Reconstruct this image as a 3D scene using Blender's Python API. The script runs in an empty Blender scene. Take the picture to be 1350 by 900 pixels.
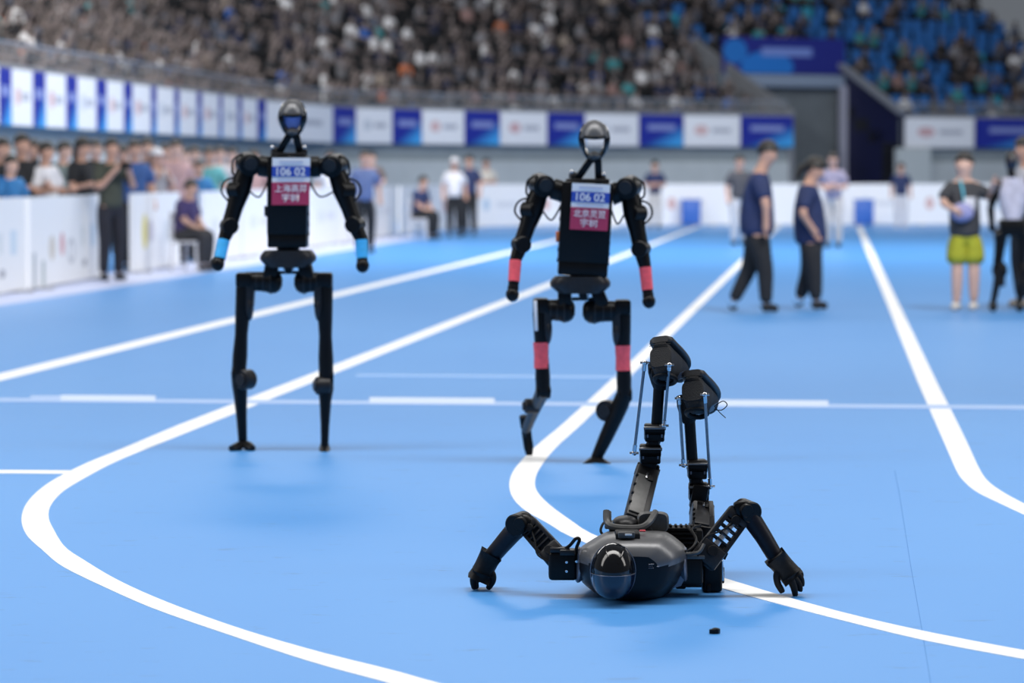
import bpy, bmesh, math, random
from mathutils import Vector, Matrix
from mathutils.bvhtree import BVHTree

random.seed(7)
SC = bpy.context.scene
COL = SC.collection
# ------------------------------------------------------------------ camera, world, lights, exposure
FPX, CXP, CYP, HORIZON, CAMH = 4200.0, 675.0, 450.0, 227.0, 1.43
PITCH = math.atan((CYP - HORIZON) / FPX)
cam_d = bpy.data.cameras.new('camera')
cam = bpy.data.objects.new('camera', cam_d)
COL.objects.link(cam)
cam.location = (0, 0, CAMH)
cam.rotation_euler = (math.pi / 2 - PITCH, 0, 0)
cam_d.sensor_width = 36.0
cam_d.lens = FPX / 1350.0 * 36.0
cam_d.clip_end = 600
cam_d.dof.use_dof = True
cam_d.dof.focus_distance = 11.1
cam_d.dof.aperture_fstop = 3.0
SC.camera = cam

world = bpy.data.worlds.new('hall_air')
SC.world = world
world.use_nodes = True
world.node_tree.nodes['Background'].inputs[0].default_value = (0.80, 0.88, 1.0, 1)
world.node_tree.nodes['Background'].inputs[1].default_value = 0.16

def area(name, loc, size, power, target, color=(1, 1, 1), spread=math.pi):
    d = bpy.data.lights.new(name, 'AREA')
    d.shape = 'RECTANGLE'; d.size, d.size_y = size
    d.energy = power; d.color = color; d.spread = spread
    o = bpy.data.objects.new(name, d)
    COL.objects.link(o)
    o.location = loc
    o.rotation_euler = (Vector(target) - Vector(loc)).to_track_quat('-Z', 'Y').to_euler()
    return o

# two continuous lamp strips hung under the roof along the track, and floodlights for the stands
for x in (-10, 10):
    area('hall_lamp_strip', (x, 12, 16), (5.5, 46), 4300, (x * .55, 12.5, 0), (1.0, 0.98, 0.95))
    area('hall_lamp_strip', (x, 54, 16), (5.5, 46), 6200, (x * .5, 56, 0), (1.0, 0.98, 0.95))
    area('stand_lamp', (x * 1.5, 72, 20), (3, 3), 1700, (x * .6, 106, 2.5), (.95, .97, 1), math.radians(120))
area('stand_lamp', (6, 45, 20), (3, 3), 950, (-12, 72, 2.5), (1, .98, .97), math.radians(100))
area('stand_lamp', (8, 20, 18), (3, 3), 1500, (-7, 44, 1.0), (1, .98, .95), math.radians(100))

vs = SC.view_settings
vs.view_transform = 'Standard'; vs.look = 'None'; vs.gamma = 1.0; vs.use_curve_mapping = False
vs.exposure = 0.0

# ------------------------------------------------------------------ pixel <-> place survey helpers
_c, _s = math.cos(PITCH), math.sin(PITCH)
def ray(px, py):
    a, b = (px - CXP) / FPX, (CYP - py) / FPX
    return Vector((a, _c + b * _s, -_s + b * _c))
def P(px, py, Y):
    r = ray(px, py)
    t = Y / r.y
    return Vector((r.x * t, Y, CAMH + r.z * t))
def G(px, py, z=0.0):
    r = ray(px, py)
    t = (z - CAMH) / r.z
    return Vector((r.x * t, r.y * t, z))

# ------------------------------------------------------------------ materials
def nodes_of(name):
    m = bpy.data.materials.new(name)
    m.use_nodes = True
    nt = m.node_tree
    return m, nt, nt.nodes['Principled BSDF']
def mat(name, col, rough=.5, metal=0.0, var=0.0, scale=20.0, spec=.5, coat=0.0, bump=0.0):
    m, nt, b = nodes_of(name)
    b.inputs['Base Color'].default_value = (*col, 1)
    b.inputs['Roughness'].default_value = rough
    b.inputs['Metallic'].default_value = metal
    b.inputs['Specular IOR Level'].default_value = spec
    b.inputs['Coat Weight'].default_value = coat
    if var > 0 or bump > 0:
        tc = nt.nodes.new('ShaderNodeTexCoord'); n = nt.nodes.new('ShaderNodeTexNoise')
        n.inputs['Scale'].default_value = scale; n.inputs['Detail'].default_value = 3
        nt.links.new(tc.outputs['Object'], n.inputs['Vector'])
        if var > 0:
            r = nt.nodes.new('ShaderNodeValToRGB')
            r.color_ramp.elements[0].position = .3; r.color_ramp.elements[1].position = .7
            r.color_ramp.elements[0].color = (*[max(0, c * (1 - var)) for c in col], 1)
            r.color_ramp.elements[1].color = (*[min(1, c * (1 + var)) for c in col], 1)
            nt.links.new(n.outputs['Fac'], r.inputs[0]); nt.links.new(r.outputs[0], b.inputs['Base Color'])
        if bump > 0:
            bp = nt.nodes.new('ShaderNodeBump'); bp.inputs['Strength'].default_value = bump; bp.inputs['Distance'].default_value = .01
            nt.links.new(n.outputs['Fac'], bp.inputs['Height']); nt.links.new(bp.outputs[0], b.inputs['Normal'])
    return m

def print_mat(name, base, shapes, rough=.6, gradient=None):
    """flat print on a panel: soft ellipses/rectangles laid over a base colour in the panel's UV"""
    m, nt, b = nodes_of(name)
    b.inputs['Roughness'].default_value = rough
    uv = nt.nodes.new('ShaderNodeTexCoord'); sep = nt.nodes.new('ShaderNodeSeparateXYZ')
    nt.links.new(uv.outputs['UV'], sep.inputs[0])
    def math_(op, a, c=None, clamp=False):
        n = nt.nodes.new('ShaderNodeMath'); n.operation = op; n.use_clamp = clamp
        for i, v in enumerate((a, c)):
            if v is None: continue
            if isinstance(v, (int, float)): n.inputs[i].default_value = v
            else: nt.links.new(v, n.inputs[i])
        return n.outputs[0]
    U, V = sep.outputs[0], sep.outputs[1]
    rgb = nt.nodes.new('ShaderNodeRGB'); rgb.outputs[0].default_value = (*base, 1)
    cur = rgb.outputs[0]
    def over(cur, mask, col):
        mx = nt.nodes.new('ShaderNodeMix'); mx.data_type = 'RGBA'
        nt.links.new(mask, mx.inputs[0]); nt.links.new(cur, mx.inputs[6]); mx.inputs[7].default_value = (*col, 1)
        return mx.outputs[2]
    if gradient:
        (a, c, off, col) = gradient      # linear: a*u + c*v + off
        mk = math_('ADD', math_('MULTIPLY', U, a), math_('MULTIPLY', V, c))
        cur = over(cur, math_('ADD', mk, off, True), col)
    for kind, cx, cy, rx, ry, col in shapes:
        du, dv = math_('DIVIDE', math_('SUBTRACT', U, cx), rx), math_('DIVIDE', math_('SUBTRACT', V, cy), ry)
        if kind == 'e':
            d = math_('ADD', math_('MULTIPLY', du, du), math_('MULTIPLY', dv, dv))
        else:
            d = math_('MAXIMUM', math_('ABSOLUTE', du), math_('ABSOLUTE', dv))
        cur = over(cur, math_('MULTIPLY', math_('SUBTRACT', 1.0, d), 8.0, True), col)
    nt.links.new(cur, b.inputs['Base Color'])
    return m

M = {}
M['black'] = mat('black_plastic', (.0035, .0035, .0040), .36, var=.25, scale=60, spec=.2)
M['gloss'] = mat('black_gloss', (.003, .003, .004), .10, spec=.4, coat=.25)
M['matte'] = mat('black_matte', (.005, .005, .006), .6, var=.3, scale=90, bump=.15, spec=.25)
M['dark'] = mat('dark_grey_metal', (.018, .018, .020), .40, metal=.2, var=.2, scale=50, spec=.35)
M['grey'] = mat('mid_grey_metal', (.082, .082, .082), .45, metal=.2, var=.15, scale=50)
M['shell'] = mat('graphite_shell', (.005, .005, .007), .38, metal=.0, spec=.2, var=.08, scale=15)
M['satin'] = mat('lit_grey_shell', (.125, .127, .134), .36, metal=.45, var=.06, scale=15)  # paler than the graphite shell: overhead light painted into the grey
M['visor'] = mat('visor_blue_black', (.003, .006, .022), .10, coat=.3)
M['chrome'] = mat('bright_steel', (.62, .63, .66), .22, metal=1.0)
M['steel'] = mat('brushed_steel', (.23, .24, .26), .3, metal=.9, var=.1, scale=80)
M['trim'] = mat('pale_trim', (.16, .17, .21), .35, metal=.4)
M['navyarm'] = mat('dark_navy_sleeve', (.006, .006, .011), .45, var=.2, scale=70, spec=.24)
M['rubber'] = mat('shoe_rubber', (.016, .016, .018), .5, var=.2, scale=120)
M['cloth'] = mat('shoe_fabric', (.007, .007, .008), .75, var=.4, scale=260, bump=.4)
M['white'] = mat('white_print', (.80, .81, .84), .55)
M['bluepaper'] = mat('bib_blue', (.025, .07, .42), .5)
M['fineprint'] = mat('pale_blue_print', (.50, .55, .70), .6)
M['redpaper'] = mat('bib_red', (.44, .035, .10), .5)
M['cyantape'] = mat('cyan_tape', (.06, .48, .90), .5, var=.12, scale=40)
M['redtape'] = mat('coral_red_tape', (.88, .10, .125), .5, var=.12, scale=40)
M['orange'] = mat('orange_plug', (.7, .18, .05), .5)
M['faceblue'] = mat('violet_blue_face', (.36, .39, .84), .3)
M['ledwhite'] = mat('white_led_cover', (.9, .9, .9), .3)
M['skin'] = mat('skin', (.52, .30, .22), .55, var=.08, scale=30)
M['skin2'] = mat('skin_pale', (.60, .38, .30), .55, var=.08, scale=30)
M['hair'] = mat('black_hair', (.012, .010, .009), .5, var=.4, scale=150, bump=.3)
M['eye'] = mat('dark_eye', (.02, .015, .012), .2)

# ------------------------------------------------------------------ mesh building
ORG = {}
def org(o):
    return ORG.get(o.name, Vector((0, 0, 0))) if o else Vector((0, 0, 0))
def thing(name, label, cat, loc=(0, 0, 0), group=None):
    o = bpy.data.objects.new(name, None); COL.objects.link(o)
    o.location = loc; o['label'] = label; o['category'] = cat; o.empty_display_size = .1
    if group: o['group'] = group
    ORG[o.name] = Vector(loc)
    return o
def tag(o, label, cat, group=None):
    o['label'] = label; o['category'] = cat
    if group: o['group'] = group
    return o
def structure(o):
    o['kind'] = 'structure'; return o

def frame(d, up=Vector((0, 0, 1))):
    d = d.normalized()
    if abs(d.dot(up)) > .98: up = Vector((0, 1, 0))
    x = d.cross(up).normalized(); y = x.cross(d).normalized()
    return x, y, d

class MB:
    def __init__(s): s.bm = bmesh.new(); s.mi = 0
    def _merge(s, b2):
        vm = {}
        for v in b2.verts: vm[v] = s.bm.verts.new(v.co)
        for f in b2.faces:
            try: nf = s.bm.faces.new([vm[v] for v in f.verts]); nf.material_index = s.mi
            except ValueError: pass
        b2.free()
    def box(s, c, size, axes=None, bevel=0.0, seg=2):
        b = bmesh.new(); bmesh.ops.create_cube(b, size=1.0)
        for v in b.verts: v.co = Vector((v.co.x * size[0], v.co.y * size[1], v.co.z * size[2]))
        if bevel > 0:
            bmesh.ops.bevel(b, geom=list(b.edges), offset=min(bevel, min(size) * .48), segments=seg, profile=.5, affect='EDGES')
        if axes:
            R = Matrix(axes).transposed()
            for v in b.verts: v.co = R @ v.co
        for v in b.verts: v.co += Vector(c)
        s._merge(b); return s
    def bar(s, p0, p1, w, d, up=Vector((0, 1, 0)), bevel=.004, ext=0.0):
        """box from p0 to p1; w across (perp to up), d along up"""
        dirv = (p1 - p0); L = dirv.length + 2 * ext
        x, y, z = frame(dirv, up)
        s.box((p0 + p1) / 2, (w, d, L), (x, y, z), bevel); return s
    def rings(s, rings, cap=True, closed=True):
        vs_ = [[s.bm.verts.new(p) for p in r] for r in rings]
        n = len(rings[0])
        for a, b in zip(vs_, vs_[1:]):
            for i in range(n if closed else n - 1):
                j = (i + 1) % n
                f = s.bm.faces.new((a[i], a[j], b[j], b[i])); f.material_index = s.mi
        if cap:
            for r in (vs_[0][::-1], vs_[-1]):
                f = s.bm.faces.new(r); f.material_index = s.mi
        return s
    def sweep(s, pts, r, n=10, cap=True, flat=1.0, up=None):
        pts = [Vector(p) for p in pts]
        rr = r if isinstance(r, (list, tuple)) else [r] * len(pts)
        rings = []; px = None
        for i, p in enumerate(pts):
            d = (pts[min(i + 1, len(pts) - 1)] - pts[max(i - 1, 0)])
            if px is None:
                x, y, _ = frame(d, up or Vector((0, 0, 1)))
            else:
                dn = d.normalized(); x = (px - dn * px.dot(dn)).normalized(); y = dn.cross(x) * -1
                y = x.cross(dn)
            px = x
            rings.append([p + (x * math.cos(2 * math.pi * k / n) + y * flat * math.sin(2 * math.pi * k / n)) * rr[i] for k in range(n)])
        return s.rings(rings, cap)
    def cyl(s, c, axis, r, h, n=20, ch=.12, r2=None):
        """chamfered drum centred at c"""
        x, y, z = frame(Vector(axis)); r2 = r if r2 is None else r2
        c = Vector(c); e = min(ch * min(r, h), h * .4)
        prof = [(-h / 2, r - e), (-h / 2 + e, r), (h / 2 - e, r2), (h / 2, r2 - e)]
        return s.rings([[c + z * zz + (x * math.cos(2 * math.pi * k / n) + y * math.sin(2 * math.pi * k / n)) * rr for k in range(n)] for zz, rr in prof])
    def lathe(s, c, axis, prof, n=24):
        x, y, z = frame(Vector(axis)); c = Vector(c)
        return s.rings([[c + z * zz + (x * math.cos(2 * math.pi * k / n) + y * math.sin(2 * math.pi * k / n)) * max(rr, 1e-4) for k in range(n)] for zz, rr in prof])
    def ell(s, c, r, axes=None, n=20, m=12, zlo=-1.0, zhi=1.0):
        c = Vector(c); rings = []
        ax = axes or (Vector((1, 0, 0)), Vector((0, 1, 0)), Vector((0, 0, 1)))
        t0, t1 = math.asin(max(-1, zlo)), math.asin(min(1, zhi))
        for i in range(m + 1):
            t = t0 + (t1 - t0) * i / m; cz, sz = max(math.cos(t), .004), math.sin(t)
            rings.append([c + ax[0] * (r[0] * cz * math.cos(2 * math.pi * k / n)) + ax[1] * (r[1] * cz * math.sin(2 * math.pi * k / n)) + ax[2] * (r[2] * sz) for k in range(n)])
        return s.rings(rings)
    def prism(s, poly, vec):
        """polygon (list of points) extruded by vec"""
        v = Vector(vec)
        return s.rings([[Vector(p) for p in poly], [Vector(p) + v for p in poly]])
    def quad(s, a, b, c, d):
        f = s.bm.faces.new([s.bm.verts.new(Vector(p)) for p in (a, b, c, d)]); f.material_index = s.mi; return s
    def build(s, name, mats, parent=None, smooth=True, angle=35, origin=None):
        if not isinstance(mats, (list, tuple)): mats = [mats]
        bmesh.ops.recalc_face_normals(s.bm, faces=list(s.bm.faces))
        sh = org(parent) if parent else Vector(origin or (0, 0, 0))
        for v in s.bm.verts: v.co -= sh
        me = bpy.data.meshes.new(name); s.bm.to_mesh(me); s.bm.free()
        for m in mats: me.materials.append(m)
        if smooth:
            for p in me.polygons: p.use_smooth = True
            me.set_sharp_from_angle(angle=math.radians(angle))
        o = bpy.data.objects.new(name, me); COL.objects.link(o)
        if parent: o.parent = parent; ORG[o.name] = sh
        else: o.location = sh; ORG[o.name] = sh
        return o

def uv_panel(name, a, b, z0, z1, th, m, parent, outward=None):
    """upright board from ground point a to b between z0 and z1, with UV on its faces"""
    a, b = Vector((a[0], a[1], 0)), Vector((b[0], b[1], 0))
    d = (b - a).normalized(); nrm = Vector((d.y, -d.x, 0)) * th
    bm = bmesh.new(); uvl = bm.loops.layers.uv.new('UV')
    sh = org(parent) if parent else (a + b) / 2 * Vector((1, 1, 0)).length / math.sqrt(2) if False else (org(parent) if parent else Vector(((a.x + b.x) / 2, (a.y + b.y) / 2, z0)))
    q = [a, b, b - nrm, a - nrm]
    lo = [bm.verts.new(p + Vector((0, 0, z0)) - sh) for p in q]; hi = [bm.verts.new(p + Vector((0, 0, z1)) - sh) for p in q]
    fs = [(lo[0], lo[1], hi[1], hi[0]), (lo[1], lo[2], hi[2], hi[1]), (lo[2], lo[3], hi[3], hi[2]), (lo[3], lo[0], hi[0], hi[3]), hi, lo[::-1]]
    for i, f in enumerate(fs):
        ff = bm.faces.new(f)
        for l, uv in zip(ff.loops, ((0, 0), (1, 0), (1, 1), (0, 1)) if i in (0, 2) else ((0, .02),) * 4):
            l[uvl].uv = uv
    me = bpy.data.meshes.new(name); bm.to_mesh(me); bm.free(); me.materials.append(m)
    o = bpy.data.objects.new(name, me); COL.objects.link(o)
    if parent: o.parent = parent
    else: o.location = sh
    ORG[o.name] = sh
    return o

def skin(name, verts, edges, mats, parent=None, root=0, sub=2, origin=None, post=None, classes=None):
    """one continuous surface grown on a skeleton of joints with radii"""
    me = bpy.data.meshes.new(name + '_tmp')
    me.from_pydata([tuple(v[0]) for v in verts], edges, [])
    ob = bpy.data.objects.new(name + '_tmp', me); COL.objects.link(ob)
    ob.modifiers.new('s', 'SKIN').use_smooth_shade = True
    sv = me.skin_vertices[0].data
    for i, v in enumerate(verts):
        r = v[1]; sv[i].radius = (r, r) if not isinstance(r, (tuple, list)) else r
        sv[i].use_root = (i == root)
    if sub:
        ss = ob.modifiers.new('d', 'SUBSURF'); ss.levels = sub
    dg = bpy.context.evaluated_depsgraph_get()
    out = bpy.data.meshes.new_from_object(ob.evaluated_get(dg)); out.name = name
    bpy.data.objects.remove(ob); bpy.data.meshes.remove(me)
    out.materials.clear()
    if not isinstance(mats, (list, tuple)): mats = [mats]
    for m in mats: out.materials.append(m)
    sh = org(parent) if parent else Vector(origin or (0, 0, 0))
    for v in out.vertices:
        if post: v.co = post(v.co.copy())
    if classes:
        segs = [(Vector(verts[a][0]), Vector(verts[b][0]), cl) for (a, b), cl in zip(edges, classes)]
        for p in out.polygons:
            c = p.center; best = None
            for a, b, cl in segs:
                ab = b - a; t = max(0, min(1, (c - a).dot(ab) / max(ab.length_squared, 1e-9)))
                dd = (a + ab * t - c).length
                if best is None or dd < best[0]: best = (dd, cl, t)
            cl = best[1]
            p.material_index = cl(c, best[2]) if callable(cl) else cl
    for v in out.vertices: v.co -= sh
    for p in out.polygons: p.use_smooth = True
    o = bpy.data.objects.new(name, out); COL.objects.link(o)
    if parent: o.parent = parent
    else: o.location = sh
    ORG[o.name] = sh
    return o

def text_mesh(name, body, m, parent, center, right, up, height, width=None, thick=.001):
    cu = bpy.data.curves.new(name + '_tmp', 'FONT'); cu.body = body; cu.align_x = 'CENTER'; cu.align_y = 'CENTER'; cu.size = 1.0
    cu.extrude = 0.0; cu.offset = .012 if body[0].isdigit() else .004
    ob = bpy.data.objects.new(name + '_tmp', cu); COL.objects.link(ob)
    dg = bpy.context.evaluated_depsgraph_get(); dg.update()
    me = bpy.data.meshes.new_from_object(ob.evaluated_get(dg)); me.name = name
    bpy.data.objects.remove(ob); bpy.data.curves.remove(cu)
    xs = [v.co.x for v in me.vertices]; ys = [v.co.y for v in me.vertices]
    if not xs: return None
    sx = height / (max(ys) - min(ys)); mx, my = (max(xs) + min(xs)) / 2, (max(ys) + min(ys)) / 2
    sw = sx if width is None else width / (max(xs) - min(xs))
    sh = org(parent); n = right.cross(up)
    for v in me.vertices:
        v.co = center + right * ((v.co.x - mx) * sw) + up * ((v.co.y - my) * sx) - sh
    me.materials.clear(); me.materials.append(m)
    for p in me.polygons: p.material_index = 0
    o = bpy.data.objects.new(name, me); COL.objects.link(o); o.parent = parent; ORG[o.name] = sh
    return o

# ------------------------------------------------------------------ floor and its markings
m_floor, nt, b = nodes_of('blue_sports_floor')
tc = nt.nodes.new('ShaderNodeTexCoord')
def noise(scale, detail, vec, rough=.5):
    n = nt.nodes.new('ShaderNodeTexNoise'); n.inputs['Scale'].default_value = scale; n.inputs['Detail'].default_value = detail
    n.inputs['Roughness'].default_value = rough
    nt.links.new(vec, n.inputs['Vector']); return n.outputs['Fac']
mp = nt.nodes.new('ShaderNodeMapping'); mp.inputs['Scale'].default_value = (1, .35, 1); nt.links.new(tc.outputs['Object'], mp.inputs[0])
n1 = noise(.5, 4, mp.outputs[0])
r1 = nt.nodes.new('ShaderNodeValToRGB')
r1.color_ramp.elements[0].position = .3; r1.color_ramp.elements[1].position = .72
r1.color_ramp.elements[0].color = (.078, .300, .715, 1); r1.color_ramp.elements[1].color = (.094, .328, .745, 1)
nt.links.new(n1, r1.inputs[0])
mp2 = nt.nodes.new('ShaderNodeMapping'); mp2.inputs['Scale'].default_value = (2.6, 7.0, 1); mp2.inputs['Rotation'].default_value = (0, 0, .12)
nt.links.new(tc.outputs['Object'], mp2.inputs[0])
n2 = noise(1.6, 5, mp2.outputs[0], .7)
r2 = nt.nodes.new('ShaderNodeValToRGB'); r2.color_ramp.elements[0].position = .615; r2.color_ramp.elements[1].position = .67
r2.color_ramp.elements[0].color = (0, 0, 0, 1); r2.color_ramp.elements[1].color = (.42, .42, .42, 1)
nt.links.new(n2, r2.inputs[0])
mx = nt.nodes.new('ShaderNodeMix'); mx.data_type = 'RGBA'
nt.links.new(r2.outputs[0], mx.inputs[0]); nt.links.new(r1.outputs[0], mx.inputs[6]); mx.inputs[7].default_value = (.06, .15, .36, 1)
nt.links.new(mx.outputs[2], b.inputs['Base Color'])
b.inputs['Roughness'].default_value = .36
b.inputs['Specular IOR Level'].default_value = .38
fl = MB(); fl.box((0, 55, -.05), (90, 150, .1))
floor = structure(fl.build('floor', m_floor, smooth=False))

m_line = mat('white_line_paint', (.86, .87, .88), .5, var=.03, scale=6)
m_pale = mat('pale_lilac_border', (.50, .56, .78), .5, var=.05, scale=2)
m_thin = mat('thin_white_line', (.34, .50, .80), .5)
def strip(name, left, right, m=m_line, z=.002):
    mb = MB()
    L = [G(*p) if len(p) == 2 else Vector(p) for p in left]; R = [G(*p) if len(p) == 2 else Vector(p) for p in right]
    vl = [[mb.bm.verts.new((p.x, p.y, zz)) for p in row] for row in (L, R) for zz in (z, -.001)]
    n = len(L)
    for i in range(n - 1):
        a, al, c, cl = vl
        mb.bm.faces.new((a[i], a[i + 1], c[i + 1], c[i])); mb.bm.faces.new((al[i], a[i], a[i + 1], al[i + 1])[::-1]); mb.bm.faces.new((c[i], cl[i], cl[i + 1], c[i + 1])[::-1])
    return structure(mb.build(name, m, smooth=False))
def smooth_path(pts, k=6):
    """Catmull-Rom through points"""
    pts = [Vector(p) for p in pts]; out = []
    for i in range(len(pts) - 1):
        p0, p1, p2, p3 = pts[max(i - 1, 0)], pts[i], pts[i + 1], pts[min(i + 2, len(pts) - 1)]
        for j in range(k):
            t = j / k
            out.append(.5 * ((2 * p1) + (p2 - p0) * t + (2 * p0 - 5 * p1 + 4 * p2 - p3) * t * t + (3 * p1 - p0 - 3 * p2 + p3) * t ** 3))
    out.append(pts[-1]); return out
VPX = 1101.0
def far_pt(p, y):                      # follow a line towards the far end of the hall
    return (VPX + (p[0] - VPX) * (y - HORIZON) / (p[1] - HORIZON), y)
def lane(name, far_l, far_r, left, right, yfar):
    l = [G(*far_pt(far_l, yfar))] + smooth_path([G(*p) for p in left])
    r = [G(*far_pt(far_r, yfar))] + smooth_path([G(*p) for p in right])
    return strip(name, [tuple(p) for p in l], [tuple(p) for p in r])
cl_ = [(236, 560), (155.6, 593.7), (111, 612), (67, 635), (39, 658.5), (28.5, 682), (35, 705), (57, 726), (83, 747), (140, 775), (207, 804), (311, 840), (415, 874), (511, 900), (600, 927)]
cr_ = [(272, 560), (201, 588.5), (152, 609), (112, 630), (83, 648), (67, 666), (64, 682), (70, 697), (85.5, 721), (111.5, 739), (155.6, 765), (218, 793), (311, 827), (415, 858), (518.5, 884), (575.5, 900), (670, 924)]
def pair(l, r):                        # same number of samples on both edges
    l, r = smooth_path([G(*p) for p in l], 10), smooth_path([G(*p) for p in r], 10)
    def res(p, n=70):
        d = [0]
        for a, b in zip(p, p[1:]): d.append(d[-1] + (b - a).length)
        out = []; i = 0
        for k in range(n):
            t = d[-1] * k / (n - 1)
            while i < len(p) - 2 and d[i + 1] < t: i += 1
            out.append(p[i].lerp(p[i + 1], (t - d[i]) / max(d[i + 1] - d[i], 1e-9)))
        return out
    return res(l), res(r)
def lane2(name, l, r, yfar=297):
    L, R = pair(l, r)
    L.insert(0, G(*far_pt(l[0], yfar))); R.insert(0, G(*far_pt(r[0], yfar)))
    return strip(name, [tuple(p) for p in L], [tuple(p) for p in R])
lane2('lane_line', cl_, cr_)
bl_ = [(800, 506), (743, 558), (707, 588), (681, 615), (671.8, 635.5), (676, 656), (694, 674), (722.6, 690), (753.7, 708), (850, 745), (948, 774.5), (1013, 792.7), (1117, 819.6), (1220, 844.5), (1350, 869), (1450, 886)]
br_ = [(821, 506), (770, 556), (735, 588), (715, 612), (706, 630), (707, 646), (722.6, 664), (753.7, 687), (785, 706), (870, 737), (956, 762.6), (1023, 783), (1117, 809), (1220, 832.6), (1350, 857.5), (1450, 874)]
lane2('lane_line', bl_, br_)
al_ = [(1211, 506), (1228, 545), (1246, 586), (1260, 618), (1269.6, 633), (1288, 648.5), (1319, 664), (1350, 678.6), (1420, 712)]
ar_ = [(1236, 506), (1256, 545), (1276, 586), (1291, 618), (1303, 635), (1324, 650), (1350, 664), (1385, 681), (1450, 712)]
lane2('lane_line', al_, ar_)
strip('lane_line', [far_pt((0, 492.5), 297), far_pt((0, 492.5), 560)], [far_pt((0, 502), 297), far_pt((0, 502), 560)])
strip('lane_border', [far_pt((0, 380), 312), far_pt((0, 380), 600)], [far_pt((0, 403), 312), far_pt((0, 403), 600)], m_pale, .0015)
def cross(x0, x1, y0, h, m=m_thin, z=.003, tilt=.0074):
    return strip('cross_line', [(x0, y0 + tilt * x0), (x1, y0 + tilt * x1)], [(x0, y0 + h + tilt * x0), (x1, y0 + h + tilt * x1)], m, z)
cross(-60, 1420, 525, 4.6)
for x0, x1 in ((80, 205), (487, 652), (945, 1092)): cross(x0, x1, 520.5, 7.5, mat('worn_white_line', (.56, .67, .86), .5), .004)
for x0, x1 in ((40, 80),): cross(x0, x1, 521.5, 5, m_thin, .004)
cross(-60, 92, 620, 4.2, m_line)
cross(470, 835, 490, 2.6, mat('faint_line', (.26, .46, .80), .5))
seam = [(1179, 620), (1185, 650), (1200, 745), (1215, 830), (1228, 910)]
strip('floor_seam', seam, [(x + 1.0, y) for x, y in seam], mat('seam_dark_line', (.085, .24, .58), .8), .0008)  # narrow darker strip marking the joint between floor sheets

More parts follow.
